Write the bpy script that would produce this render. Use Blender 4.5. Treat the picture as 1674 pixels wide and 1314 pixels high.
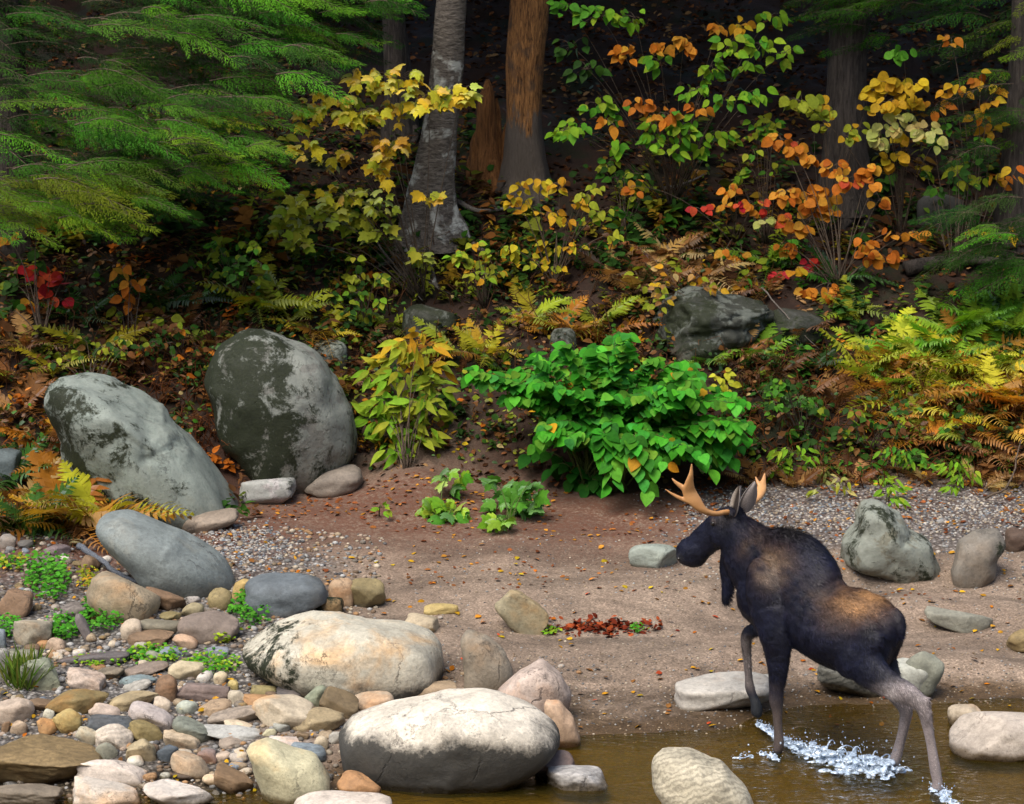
import bpy, bmesh, math, random
import numpy as np
from mathutils import Vector, Matrix, Euler, noise as mnoise

for _o in list(bpy.data.objects):
    bpy.data.objects.remove(_o)
SC = bpy.context.scene
COL = SC.collection
R = math.radians

# ------------------------------------------------------------------ camera
CAM_Y, CAM_Z, CAM_PITCH, FPX = -21.0, 7.5, R(12.4), 4570.0
cd = bpy.data.cameras.new('camera')
cam = bpy.data.objects.new('camera', cd)
COL.objects.link(cam)
cam.location = (0, CAM_Y, CAM_Z)
cam.rotation_euler = (R(90) - CAM_PITCH, 0, 0)
cd.sensor_width = 36
cd.lens = 36 * FPX / 1674
cd.clip_start, cd.clip_end = 0.5, 600
cd.dof.use_dof = True
cd.dof.focus_distance = 22.6
cd.dof.aperture_fstop = 5.6
SC.camera = cam

# ------------------------------------------------------------------ sky and sun: a bright, thinly clouded day
SUN_EL, SUN_AZ = R(58), R(215)          # azimuth clockwise from +Y: behind the camera, a little to its left
w = bpy.data.worlds.new('World')
SC.world = w
w.use_nodes = True
wn = w.node_tree.nodes
sky = wn.new('ShaderNodeTexSky')
sky.sky_type = 'NISHITA'
sky.sun_disc = False
sky.sun_elevation = SUN_EL
sky.sun_rotation = SUN_AZ
sky.air_density, sky.dust_density, sky.ozone_density = 1.0, 3.0, 1.0
bg = wn['Background']
bg.inputs['Strength'].default_value = 0.075
w.node_tree.links.new(sky.outputs[0], bg.inputs['Color'])
sl = bpy.data.lights.new('sun', 'SUN')
sl.energy, sl.angle, sl.color = 1.5, R(42), (1.0, 0.95, 0.87)
sun = bpy.data.objects.new('sun', sl)
COL.objects.link(sun)
sdir = Vector((math.sin(SUN_AZ) * math.cos(SUN_EL), math.cos(SUN_AZ) * math.cos(SUN_EL), math.sin(SUN_EL)))
sun.rotation_euler = sdir.to_track_quat('Z', 'Y').to_euler()
sun.location = (-6, -12, 25)

VS = SC.view_settings
VS.view_transform, VS.look, VS.gamma = 'Standard', 'None', 1.0
VS.use_curve_mapping = False
VS.exposure = 1.5
SC.cycles.max_bounces = 6
SC.cycles.diffuse_bounces = 3
SC.cycles.transparent_max_bounces = 8
SC.cycles.caustics_reflective = False
SC.cycles.caustics_refractive = False
SC.cycles.sample_clamp_indirect = 4.0

# ------------------------------------------------------------------ numbers: noise, rays, ground shape
def _hash(ix, iy, iz):
    h = (ix.astype(np.int64) * 374761393 + iy.astype(np.int64) * 668265263 + iz.astype(np.int64) * 2147483647) & 0xFFFFFFFF
    h = ((h ^ (h >> 13)) * 1274126177) & 0xFFFFFFFF
    return ((h ^ (h >> 16)) & 0xFFFFFF) / float(0xFFFFFF)

def vn(x, y, z=0.0):
    x, y, z = np.broadcast_arrays(np.asarray(x, float), np.asarray(y, float), np.asarray(z, float))
    ix, iy, iz = np.floor(x), np.floor(y), np.floor(z)
    fx, fy, fz = x - ix, y - iy, z - iz
    fx, fy, fz = [t * t * (3 - 2 * t) for t in (fx, fy, fz)]
    ix, iy, iz = ix.astype(int), iy.astype(int), iz.astype(int)
    r = 0
    for a in (0, 1):
        for b in (0, 1):
            for c in (0, 1):
                r = r + _hash(ix + a, iy + b, iz + c) * (fx if a else 1 - fx) * (fy if b else 1 - fy) * (fz if c else 1 - fz)
    return r * 2 - 1

def fbm(x, y, z=0.0, o=4, lac=2.1, g=0.5):
    r, a, f = 0, 1.0, 1.0
    for k in range(o):
        r = r + a * vn(x * f + 17.3 * k, y * f - 9.1 * k, np.asarray(z, float) * f + 3.7 * k)
        a *= g
        f *= lac
    return r

def sstep(a, b, x):
    t = np.clip((np.asarray(x, float) - a) / (b - a), 0, 1)
    return t * t * (3 - 2 * t)

SHX = [-60, -5.0, -3.5, -2.0, -1.0, -0.2, 0.25, 0.6, 1.2, 1.7, 2.2, 2.8, 4.2, 60]
SHY = [-0.9, -0.9, -0.75, -0.75, -0.62, -0.3, 0.25, 0.62, 0.62, 0.75, 1.15, 1.42, 1.45, 1.5]
YBX = [-60, -6, -4, -2.6, -1.6, -0.5, 1.0, 2.5, 4, 60]
YBY = [4.6, 4.8, 5.0, 5.4, 6.0, 6.0, 5.9, 6.1, 6.2, 6.3]

def shore(x):
    return np.interp(x, SHX, SHY)

def ybank(x):
    return np.interp(x, YBX, YBY)

def gh(x, y, rough=True):
    """height of the ground"""
    x, y = np.asarray(x, float), np.asarray(y, float)
    ys, yb = shore(x), ybank(x)
    s = y - ys + 0.10 * vn(x * 1.7, y * 1.7)
    zb = 0.62 + 0.05 * np.tanh(x * 0.3)
    run = np.maximum(yb - ys, 1.0)
    beach = np.where(s < 0, np.maximum(-0.5, s * 0.085), zb * np.clip(s / run, 0, 1) ** 0.9)
    u = np.maximum(y - yb, 0.0)
    bank = 0.56 * np.minimum(u, 4.3) * sstep(0, 0.9, u) + 0.34 * np.clip(u - 4.3, 0, 40)
    # eroded sandy lip below the yellow shrub
    lip = 0.22 * np.exp(-((x + 0.95) / 0.55) ** 2) * sstep(-0.9, 0.1, y - yb) * (1 - sstep(0.1, 1.2, y - yb))
    cob = 0.07 * (1 - sstep(-2.2, -1.0, x)) * sstep(0.1, 1.2, s) * (1 - sstep(4.5, 6, y))
    n = 0
    if rough:
        land = sstep(0, 0.6, s)
        n = 0.035 * land * fbm(x * 0.9, y * 0.9, 1.0, 3) + 0.016 * land * fbm(x * 3.4, y * 2.6, 5.0, 3)
        n = n + sstep(0.2, 1.5, u) * (0.13 * fbm(x * 0.8, y * 0.8, 7.0, 3) + 0.05 * fbm(x * 3.1, y * 3.1, 2.0, 3))
        # low scoured steps in the wet sand
        n = n + land * (1 - sstep(4.0, 5.0, y)) * 0.036 * np.sin(s * 5.0 + 2.2 * vn(x * 0.55, y * 0.4, 4.0))* sstep(-0.5, 0.8, x)
    near = 0.32 * np.clip(-25 - y, 0, 14)          # the bank on the camera's side of the river
    return beach + bank + lip + cob + n + near

_fw = np.array([0, math.cos(CAM_PITCH), -math.sin(CAM_PITCH)])
_up = np.array([0, math.sin(CAM_PITCH), math.cos(CAM_PITCH)])
_c0 = np.array([0, CAM_Y, CAM_Z])
_T = np.linspace(17.5, 50, 700)
_GX, _GY = np.arange(-9, 9.01, 0.04), np.arange(-4, 27, 0.04)
_GZ = gh(*np.meshgrid(_GX, _GY))

def gq(x, y):
    """ground height by lookup, for placing things"""
    x, y = np.asarray(x, float), np.asarray(y, float)
    u, v = np.clip((x + 9) / 0.04, 0, len(_GX) - 1.001), np.clip((y + 4) / 0.04, 0, len(_GY) - 1.001)
    i, j = u.astype(int), v.astype(int)
    fu, fv = u - i, v - j
    return (_GZ[j, i] * (1 - fu) + _GZ[j, i + 1] * fu) * (1 - fv) + (_GZ[j + 1, i] * (1 - fu) + _GZ[j + 1, i + 1] * fu) * fv

def sight(px, py):
    return _fw + np.array([1, 0, 0.]) * (px - 837) / FPX + _up * (657 - py) / FPX

def on_ground(px, py, off=0.0):
    """the spot of the place that the photograph shows there, `off` metres above the ground (or the water)"""
    d = sight(px, py)
    P = _c0[None] + _T[:, None] * d[None]
    g = gq(P[:, 0], P[:, 1])
    k = np.argmax(P[:, 2] - g - off < 0)
    if k == 0:
        k = len(_T) - 1
    a, b = P[k - 1, 2] - g[k - 1] - off, P[k, 2] - g[k] - off
    t = _T[k - 1] + (_T[k] - _T[k - 1]) * (a / (a - b) if a != b else 0.5)
    return Vector(_c0 + t * d)

def at_y(px, py, Y):
    d = sight(px, py)
    return Vector(_c0 + (Y - CAM_Y) / d[1] * d)

def ppm(p):
    """photo pixels per metre at a point"""
    v = np.array(p) - _c0
    return FPX / float(v @ _fw)

# ------------------------------------------------------------------ mesh helpers
def mesh_obj(name, verts, faces, mat, parent=None, smooth=True, cols=None, data_name=None):
    me = bpy.data.meshes.new(data_name or name)
    me.from_pydata([tuple(v) for v in verts] if not isinstance(verts, np.ndarray) else verts.tolist(), [], faces if isinstance(faces, list) else faces.tolist())
    if smooth:
        me.polygons.foreach_set('use_smooth', np.ones(len(me.polygons), bool))
    if cols is not None:
        ca = me.color_attributes.new('tint', 'FLOAT_COLOR', 'POINT')
        c = np.asarray(cols, float)
        if c.shape[1] == 3:
            c = np.concatenate([c, np.ones((len(c), 1))], 1)
        ca.data.foreach_set('color', c.astype(np.float32).ravel())
    me.update()
    if mat:
        me.materials.append(mat)
    return link(name, me, parent)

def link(name, me, parent=None):
    o = bpy.data.objects.new(name, me)
    COL.objects.link(o)
    if parent:
        o.parent = parent
    return o

def tag(o, label=None, cat=None, group=None, kind=None):
    if label: o['label'] = label
    if cat: o['category'] = cat
    if group: o['group'] = group
    if kind: o['kind'] = kind
    return o

def thing(name, loc, label, cat, group=None):
    o = bpy.data.objects.new(name, None)
    o.empty_display_size = 0.1
    COL.objects.link(o)
    o.location = loc
    return tag(o, label, cat, group)

class MB:
    """collects vertices, faces and vertex tints of one mesh"""
    def __init__(s):
        s.v, s.f, s.c, s.n = [], [], [], 0
    def add(s, verts, faces, col=None):
        verts = np.asarray(verts, float)
        s.v.append(verts)
        s.f.extend([tuple(int(i) + s.n for i in f) for f in faces])
        s.c.append(np.tile(np.array(col if col is not None else (1, 1, 1), float)[None], (len(verts), 1)) if np.ndim(col) < 2 else np.asarray(col, float))
        s.n += len(verts)
    def tube(s, pts, rad, seg=6, col=None, cap=True):
        pts = [np.array(p, float) for p in pts]
        n = len(pts)
        rad = list(rad) if hasattr(rad, '__len__') else [rad] * n
        tan = [pts[min(i + 1, n - 1)] - pts[max(i - 1, 0)] for i in range(n)]
        ref = np.array([0.13, 0.21, 0.97]) if abs(tan[0][2]) < 0.9 * np.linalg.norm(tan[0]) else np.array([0.9, 0.4, 0.1])
        V, Fc = [], []
        for i in range(n):
            t = tan[i] / (np.linalg.norm(tan[i]) + 1e-9)
            a = np.cross(t, ref); a /= np.linalg.norm(a) + 1e-9
            b = np.cross(t, a)
            for k in range(seg):
                th = 2 * math.pi * k / seg
                V.append(pts[i] + rad[i] * (math.cos(th) * a + math.sin(th) * b))
        for i in range(n - 1):
            for k in range(seg):
                k2 = (k + 1) % seg
                Fc.append((i * seg + k, i * seg + k2, (i + 1) * seg + k2, (i + 1) * seg + k))
        if cap:
            V.append(pts[-1]); e = len(V) - 1
            for k in range(seg):
                Fc.append(((n - 1) * seg + k, (n - 1) * seg + (k + 1) % seg, e))
            V.append(pts[0]); e = len(V) - 1
            for k in range(seg):
                Fc.append(((k + 1) % seg, k, e))
        s.add(V, Fc, col)
    def arrays(s):
        return np.concatenate(s.v), s.f, np.concatenate(s.c)
    def build(s, name, mat, parent=None, smooth=True, tint=True):
        v, f, c = s.arrays()
        return mesh_obj(name, v, f, mat, parent, smooth, c if tint else None)

def join_template(tv, tf, mats, cols):
    """many copies of one small mesh joined: tv (n,3), tf list, mats (m,4,4) array, cols (m,3)"""
    tv = np.asarray(tv, float)
    m, n = len(mats), len(tv)
    tv4 = np.concatenate([tv, np.ones((n, 1))], 1)
    V = np.einsum('mij,nj->mni', mats, tv4)[:, :, :3].reshape(-1, 3)
    Fs = []
    for f in tf:
        fa = np.array(f)[None] + (np.arange(m) * n)[:, None]
        Fs.extend(fa.tolist())
    C = np.repeat(np.asarray(cols, float), n, 0)
    return V, Fs, C

def frame_mat(p, x, zhint, s=1.0):
    """4x4: local X along x, local Z near zhint"""
    x = Vector(x).normalized()
    y = Vector(zhint).cross(x)
    if y.length < 1e-4:
        y = Vector((0.3, 0.9, 0.2)).cross(x)
    y.normalize()
    z = x.cross(y)
    sx = s if not hasattr(s, '__len__') else s
    if not hasattr(s, '__len__'):
        s = (s, s, s)
    return Matrix(((x[0] * s[0], y[0] * s[1], z[0] * s[2], p[0]), (x[1] * s[0], y[1] * s[1], z[1] * s[2], p[1]), (x[2] * s[0], y[2] * s[1], z[2] * s[2], p[2]), (0, 0, 0, 1)))

# ------------------------------------------------------------------ materials
class NT:
    def __init__(s, name):
        s.m = bpy.data.materials.new(name)
        s.m.use_nodes = True
        s.t = s.m.node_tree
        s.t.nodes.clear()
        s.out = s.t.nodes.new('ShaderNodeOutputMaterial')
    def n(s, typ, ins=None, **kw):
        x = s.t.nodes.new('ShaderNode' + typ)
        for k, v in kw.items():
            setattr(x, k, v)
        for k, v in (ins or {}).items():
            s.set(x.inputs[k], v)
        return x
    def set(s, sock, v):
        if isinstance(v, bpy.types.NodeSocket):
            s.t.links.new(v, sock)
        elif isinstance(v, bpy.types.Node):
            s.t.links.new(v.outputs[0], sock)
        else:
            sock.default_value = v
    def noise(s, vec, scale, detail=4, rough=0.55, dist=0.0):
        return s.n('TexNoise', {'Vector': vec, 'Scale': scale, 'Detail': detail, 'Roughness': rough, 'Distortion': dist}).outputs['Fac']
    def ramp(s, fac, stops):
        x = s.n('ValToRGB', {'Fac': fac})
        cr = x.color_ramp
        while len(cr.elements) < len(stops):
            cr.elements.new(0.5)
        for e, (p, c) in zip(cr.elements, stops):
            e.position = p
            e.color = (c, c, c, 1) if not hasattr(c, '__len__') else (*c, 1)
        return x.outputs['Color']
    def mix(s, fac, a, b, mode='MIX'):
        x = s.n('Mix', data_type='RGBA', blend_type=mode)
        s.set(x.inputs[0], fac); 
        for k, v in ((6, a), (7, b)):
            s.set(x.inputs[k], (*v, 1) if isinstance(v, tuple) and len(v) == 3 else v)
        return x.outputs[2]
    def math(s, op, a, b=0.0, c=0.0, clamp=False):
        x = s.n('Math', operation=op, use_clamp=clamp)
        s.set(x.inputs[0], a); s.set(x.inputs[1], b); s.set(x.inputs[2], c)
        return x.outputs[0]
    def bump(s, h, strength, dist=0.02, normal=None):
        x = s.n('Bump', {'Height': h, 'Strength': strength, 'Distance': dist})
        if normal: s.set(x.inputs['Normal'], normal)
        return x.outputs['Normal']
    def pbsdf(s, **ins):
        p = s.n('BsdfPrincipled')
        for k, v in ins.items():
            s.set(p.inputs[k.replace('_', ' ')], (*v, 1) if isinstance(v, tuple) and len(v) == 3 else v)
        return p
    def done(s, sh):
        s.set(s.out.inputs['Surface'], sh if isinstance(sh, bpy.types.NodeSocket) else sh.outputs[0])
        return s.m
    def oattr(s, name):
        return s.n('Attribute', attribute_type='OBJECT', attribute_name=name).outputs['Fac']

def mat_rock():
    t = NT('river_rock')
    tc = t.n('TexCoord').outputs['Object']
    oi = t.n('ObjectInfo')
    geo = t.n('NewGeometry')
    rnd = oi.outputs['Random']
    vec = t.n('VectorMath', {0: tc, 1: t.n('CombineXYZ', {0: t.math('MULTIPLY', rnd, 37.0), 1: t.math('MULTIPLY', rnd, 91.0), 2: rnd})}, operation='ADD').outputs[0]
    big = t.noise(vec, 3.2, 5, 0.6)
    fine = t.noise(vec, 38, 5, 0.7)
    mid = t.noise(vec, 13, 5, 0.7, 0.15)
    crack = t.n('TexVoronoi', {'Vector': t.n('VectorMath', {0: vec, 1: t.n('CombineXYZ', {0: t.math('MULTIPLY', mid, 0.5), 1: t.math('MULTIPLY', big, 0.4), 2: mid})}, operation='ADD').outputs[0], 'Scale': 1.7}, feature='DISTANCE_TO_EDGE').outputs['Distance']
    col = t.mix(1.0, oi.outputs['Color'], t.ramp(big, [(0.25, 0.66), (0.5, 0.98), (0.75, 1.22)]), 'MULTIPLY')
    col = t.mix(0.8, col, t.ramp(fine, [(0.3, 0.68), (0.55, 1.0), (0.78, 1.22)]), 'MULTIPLY')
    col = t.mix(0.75, col, t.ramp(mid, [(0.28, 0.66), (0.5, 1.0), (0.72, 1.2)]), 'MULTIPLY')
    cr = t.math('MULTIPLY', t.ramp(crack, [(0.0, 1.0), (0.018, 0.0)]), t.ramp(t.noise(vec, 1.6, 3), [(0.5, 0.0), (0.6, 1.0)]))
    col = t.mix(t.math('MULTIPLY', cr, 0.75), col, (0.04, 0.035, 0.03))
    # bedding stripes
    st = t.n('TexWave', {'Vector': t.n('Mapping', {'Vector': vec, 'Rotation': (0.5, 0.25, 0.2)}), 'Scale': 6.5, 'Distortion': 11.0, 'Detail': 5.0, 'Detail Scale': 1.3, 'Detail Roughness': 0.65}, bands_direction='Z').outputs['Fac']
    col = t.mix(t.math('MULTIPLY', t.oattr('stripe'), 0.75), col, t.mix(1.0, col, t.ramp(st, [(0.1, 0.32), (0.5, 0.9), (0.9, 1.1)]), 'MULTIPLY'))
    # rusty tint patches
    ru = t.ramp(t.noise(vec, 2.0, 4, 0.6, 0.4), [(0.52, 0.0), (0.68, 1.0)])
    col = t.mix(t.math('MULTIPLY', ru, t.oattr('rust')), col, t.mix(1.0, col, (1.25, 0.78, 0.38), 'MULTIPLY'))
    # small dark pits
    vo = t.n('TexVoronoi', {'Vector': vec, 'Scale': 22.0, 'Randomness': 1.0}).outputs['Distance']
    pit = t.math('MULTIPLY', t.ramp(vo, [(0.06, 1.0), (0.16, 0.0)]), t.ramp(t.noise(vec, 5, 3), [(0.52, 0.0), (0.62, 1.0)]))
    col = t.mix(t.math('MULTIPLY', pit, 0.7), col, (0.03, 0.03, 0.028))
    # pale lichen
    li = t.noise(vec, 4.5, 6, 0.62, 0.3)
    lic = t.math('MULTIPLY', t.ramp(t.math('ADD', li, t.math('MULTIPLY', t.oattr('lichen'), 0.22)), [(0.56, 0.0), (0.6, 1.0)]), t.math('MINIMUM', t.oattr('lichen'), 1.0))
    col = t.mix(t.math('MULTIPLY', lic, 0.85), col, t.mix(t.noise(vec, 30, 3), (0.17, 0.20, 0.165), (0.33, 0.35, 0.31)))
    # dark moss in patches
    mo = t.math('ADD', t.noise(vec, 2.4, 8, 0.72, 0.5), t.math('MULTIPLY', t.math('SUBTRACT', t.noise(vec, 26, 4, 0.7), 0.5), 0.22))
    gx = t.n('SeparateXYZ', {0: t.n('TexCoord').outputs['Generated']}).outputs
    lean = t.math('MULTIPLY', t.oattr('mossx'), t.math('SUBTRACT', t.math('SUBTRACT', 0.62, gx[0]), t.math('MULTIPLY', gx[2], 0.25)))
    mos = t.ramp(t.math('ADD', t.math('ADD', mo, lean), t.math('MULTIPLY', t.math('SUBTRACT', t.oattr('moss'), 0.5), 0.36)), [(0.52, 0.0), (0.60, 1.0)])
    mos = t.math('MULTIPLY', mos, t.math('MULTIPLY', t.oattr('moss'), 4.0, clamp=True))
    col = t.mix(mos, col, t.mix(t.noise(vec, 45, 4), (0.004, 0.006, 0.003), (0.022, 0.028, 0.008)))
    # dark foot: weathering stains with underside shade painted in (own shape, own height)
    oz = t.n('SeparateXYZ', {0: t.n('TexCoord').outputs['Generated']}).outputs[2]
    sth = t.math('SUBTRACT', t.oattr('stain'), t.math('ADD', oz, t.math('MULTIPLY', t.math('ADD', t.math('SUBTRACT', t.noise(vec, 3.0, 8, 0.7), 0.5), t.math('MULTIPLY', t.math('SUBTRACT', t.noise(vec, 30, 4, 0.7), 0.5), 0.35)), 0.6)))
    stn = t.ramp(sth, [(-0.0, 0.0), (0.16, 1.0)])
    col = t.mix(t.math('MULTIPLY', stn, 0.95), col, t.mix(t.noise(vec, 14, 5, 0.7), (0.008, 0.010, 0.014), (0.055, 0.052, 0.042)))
    silt = t.ramp(t.math('SUBTRACT', t.math('ADD', 0.42, t.math('MULTIPLY', t.math('SUBTRACT', mid, 0.5), 0.5)), oz), [(0.0, 0.0), (0.25, 0.6)])
    silt = t.math('MULTIPLY', silt, t.math('MULTIPLY', t.math('SUBTRACT', 1.0, mos), t.math('SUBTRACT', 1.0, stn)))
    col = t.mix(silt, col, t.mix(1.0, t.mix(0.5, col, (0.20, 0.15, 0.105)), (0.72, 0.68, 0.62), 'MULTIPLY'))
    # wet close to the water
    wz = t.n('SeparateXYZ', {0: geo.outputs['Position']}).outputs[2]
    wet = t.ramp(t.math('SUBTRACT', 0.075, t.math('ADD', wz, t.math('MULTIPLY', t.math('SUBTRACT', big, 0.5), 0.12))), [(0.0, 0.0), (0.04, 1.0)])
    col = t.mix(wet, col, t.mix(1.0, col, (0.34, 0.30, 0.24), 'MULTIPLY'))
    rough = t.math('SUBTRACT', t.ramp(fine, [(0.3, 0.62), (0.7, 0.85)]), t.math('MULTIPLY', wet, 0.42))
    h = t.math('ADD', t.math('MULTIPLY', big, 0.8), t.math('ADD', t.math('MULTIPLY', mid, 0.35), t.math('MULTIPLY', fine, 0.4)))
    h = t.math('SUBTRACT', h, t.math('MULTIPLY', cr, 0.6))
    h = t.math('ADD', h, t.math('MULTIPLY', mos, 0.3))
    nrm = t.bump(h, 0.5, 0.03)
    return t.done(t.pbsdf(Base_Color=col, Roughness=rough, Normal=nrm, Specular_IOR_Level=0.35))

def mat_ground():
    t = NT('bank_and_beach')
    pos = t.n('NewGeometry').outputs['Position']
    z = t.n('SeparateXYZ', {0: pos}).outputs[2]
    a = t.n('Attribute', attribute_name='tint', attribute_type='GEOMETRY')
    zone = t.n('SeparateColor', {0: a.outputs['Color']}).outputs
    n1 = t.noise(pos, 1.3, 5, 0.6)
    n2 = t.noise(pos, 60, 4, 0.75)
    n3 = t.noise(pos, 9, 5, 0.65)
    sand = t.mix(n1, (0.165, 0.115, 0.083), (0.275, 0.21, 0.155))
    damp = t.ramp(t.noise(t.n('Mapping', {'Vector': pos, 'Scale': (0.35, 1.1, 1.0)}), 1.5, 5, 0.6, 0.8), [(0.40, 0.62), (0.58, 1.08)])
    sand = t.mix(1.0, sand, damp, 'MULTIPLY')
    sand = t.mix(0.8, sand, t.ramp(n3, [(0.3, 0.74), (0.7, 1.2)]), 'MULTIPLY')
    grain = t.n('TexVoronoi', {'Vector': pos, 'Scale': 75.0}).outputs['Color']
    gl = t.n('SeparateColor', {0: grain}).outputs[0]
    sand = t.mix(0.75, sand, t.ramp(gl, [(0.0, 0.55), (0.5, 1.0), (0.9, 1.35), (1.0, 1.8)]), 'MULTIPLY')
    # gravel spread
    vg = t.n('TexVoronoi', {'Vector': pos, 'Scale': 26.0})
    gv = t.mix(t.n('SeparateColor', {0: vg.outputs['Color']}).outputs[1], (0.13, 0.11, 0.095), (0.52, 0.48, 0.44))
    gv = t.mix(1.0, gv, t.ramp(vg.outputs['Distance'], [(0.0, 1.0), (0.55, 0.25)]), 'MULTIPLY')
    col = t.mix(zone[1], sand, gv)
    # forest floor
    lit = t.mix(t.noise(pos, 14, 5, 0.7), (0.008, 0.005, 0.004), (0.042, 0.020, 0.011))
    lit = t.mix(t.ramp(t.noise(pos, 2.1, 4), [(0.5, 0.0), (0.66, 1.0)]), lit, t.mix(n2, (0.005, 0.008, 0.003), (0.016, 0.022, 0.007)))
    col = t.mix(zone[0], col, lit)
    # rusty fallen needles thinly on the back of the beach
    col = t.mix(t.math('MULTIPLY', zone[2], t.ramp(t.noise(pos, 22, 5, 0.75), [(0.28, 0.0), (0.55, 0.92)])), col, (0.105, 0.042, 0.024))
    wet = t.ramp(t.math('ADD', z, t.math('MULTIPLY', t.math('SUBTRACT', n3, 0.5), 0.1)), [(0.03, 1.0), (0.085, 0.0)])
    col = t.mix(wet, col, t.mix(1.0, col, (0.42, 0.36, 0.26), 'MULTIPLY'))
    under = t.ramp(z, [(-0.06, 1.0), (0.0, 0.0)])
    x = t.n('ValToRGB')
    bed = t.mix(n3, (0.16, 0.108, 0.018), (0.30, 0.215, 0.048))
    bed = t.mix(0.7, bed, t.ramp(vg.outputs['Distance'], [(0.0, 1.1), (0.6, 0.5)]), 'MULTIPLY')
    uw = t.math('MULTIPLY', z, -30.0, clamp=True)
    col = t.mix(uw, col, bed)
    hh = t.math('ADD', t.math('MULTIPLY', gl, 0.4), t.math('ADD', t.math('MULTIPLY', n3, 0.8), t.math('MULTIPLY', t.math('MULTIPLY', zone[1], -1.0), vg.outputs['Distance'])))
    nrm = t.bump(hh, 0.5, 0.03)
    return t.done(t.pbsdf(Base_Color=col, Roughness=t.math('SUBTRACT', 0.9, t.math('MULTIPLY', wet, 0.45)), Normal=nrm, Specular_IOR_Level=0.3))

def mat_water():
    t = NT('river_water')
    pos = t.n('NewGeometry').outputs['Position']
    mp = t.n('Mapping', {'Vector': pos, 'Scale': (1.0, 1.9, 1.0)})
    h = t.math('ADD', t.noise(mp, 4.2, 4, 0.55, 0.6), t.math('MULTIPLY', t.noise(mp, 17, 3, 0.5, 0.4), 0.35))
    nrm = t.bump(h, 0.55, 0.06)
    fr = t.n('Fresnel', {'IOR': 1.33, 'Normal': nrm})
    gl = t.n('BsdfGlossy', {'Color': (1, 1, 1, 1), 'Roughness': 0.03, 'Normal': nrm})
    murk = t.n('BsdfDiffuse', {'Color': (0.075, 0.058, 0.012, 1)})
    tr = t.n('BsdfTransparent', {'Color': (0.82, 0.70, 0.36, 1)})
    body = t.n('MixShader', {0: 0.22, 1: tr.outputs[0], 2: murk.outputs[0]})
    return t.done(t.n('MixShader', {0: fr.outputs[0], 1: body.outputs[0], 2: gl.outputs[0]}))

M_ROCK, M_GROUND, M_WATER = mat_rock(), mat_ground(), mat_water()

# ------------------------------------------------------------------ ground and river
def axis(lo, a, b, hi, step, grow=1.35):
    c = list(np.arange(a, b + 1e-6, step))
    s, v = step, b
    while v < hi:
        s *= grow; v += s; c.append(v)
    s, v = step, a
    while v > lo:
        s *= grow; v -= s; c.insert(0, v)
    return np.array(c)

def make_ground():
    xs, ys = axis(-120, -6.5, 6.5, 120, 0.05), axis(-120, -2.5, 15, 140, 0.055)
    X, Y = np.meshgrid(xs, ys)
    Z = gh(X, Y)
    nx, ny = len(xs), len(ys)
    V = np.stack([X, Y, Z], -1).reshape(-1, 3)
    i = np.arange(nx * ny).reshape(ny, nx)
    Fq = np.stack([i[:-1, :-1], i[:-1, 1:], i[1:, 1:], i[1:, :-1]], -1).reshape(-1, 4)
    yb = ybank(X)
    u = Y - yb + 0.35 * fbm(X * 1.3, Y * 1.3, 3.0, 4)
    litter = sstep(-0.15, 0.55, u)
    # bare eroded sand of the lip
    litter = litter * (1 - 0.9 * np.exp(-((X + 0.95) / 0.6) ** 2 - ((Y - 6.3) / 0.7) ** 2))
    gr = sstep(1.6, 2.4, X + 0.3 * vn(X * 2, Y * 2)) * sstep(4.6, 5.0, Y + 0.3 * vn(X * 1.5, Y * 1.5, 2)) * (1 - sstep(6.0, 6.5, Y))
    gr = np.maximum(gr, np.exp(-((X + 2.6) / 0.33) ** 2 - ((Y - 4.35) / 0.38) ** 2) * 1.2)
    gr = np.maximum(gr, (1 - sstep(-2.2, -1.5, X + 0.25 * vn(X * 2, Y * 2, 9))) * (1 - sstep(4.2, 5.0, Y)))
    needles = 1.25 * np.exp(-((Y - yb + 0.6) / 0.95) ** 2) * (1 - 0.75 * sstep(1.2, 2.4, X))
    cols = np.stack([litter, np.clip(gr, 0, 1), np.clip(needles, 0, 1)], -1).reshape(-1, 3)
    o = mesh_obj('ground', V, Fq, M_GROUND, None, True, cols)
    return tag(o, 'sandy river beach rising to a leaf-covered forest bank', None, None, 'structure')
GROUND = make_ground()

def make_water():
    xs, ys = axis(-120, -2, 5.5, 120, 0.035), axis(-30, -2.2, 2.1, 2.2, 0.035)
    X, Y = np.meshgrid(xs, ys)
    Z = 0.007 * fbm(X * 1.6, Y * 2.4, 0.0, 3) * (np.abs(X) < 9)
    for (rx, ry, amp, reach) in ((2.13, 0.12, .016, .6), (2.92, -.33, .018, .7), (3.28, -.72, .020, .9), (2.55, -.05, .014, .7)):   # rings round the wading legs
        d = np.hypot(X - rx, Y - ry)
        Z = Z + amp * np.sin(d * 48 + 1.5 * vn(X * 5, Y * 5)) * np.exp(-d / reach * 1.6) * (0.4 + 0.6 * vn(X * 3, Y * 3, 4) ** 2)
    nx, ny = len(xs), len(ys)
    V = np.stack([X, Y, Z], -1).reshape(-1, 3)
    i = np.arange(nx * ny).reshape(ny, nx)
    Fq = np.stack([i[:-1, :-1], i[:-1, 1:], i[1:, 1:], i[1:, :-1]], -1).reshape(-1, 4)
    o = mesh_obj('river_water', V, Fq, M_WATER)
    return tag(o, 'shallow clear brown river water along the beach', None, None, 'structure')
make_water()
# ------------------------------------------------------------------ stones
_ICO = {}
def ico(n):
    if n not in _ICO:
        bm = bmesh.new()
        bmesh.ops.create_icosphere(bm, subdivisions=n, radius=1)
        _ICO[n] = (np.array([v.co[:] for v in bm.verts]), [tuple(v.index for v in f.verts) for f in bm.faces])
        bm.free()
    return _ICO[n]

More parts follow.
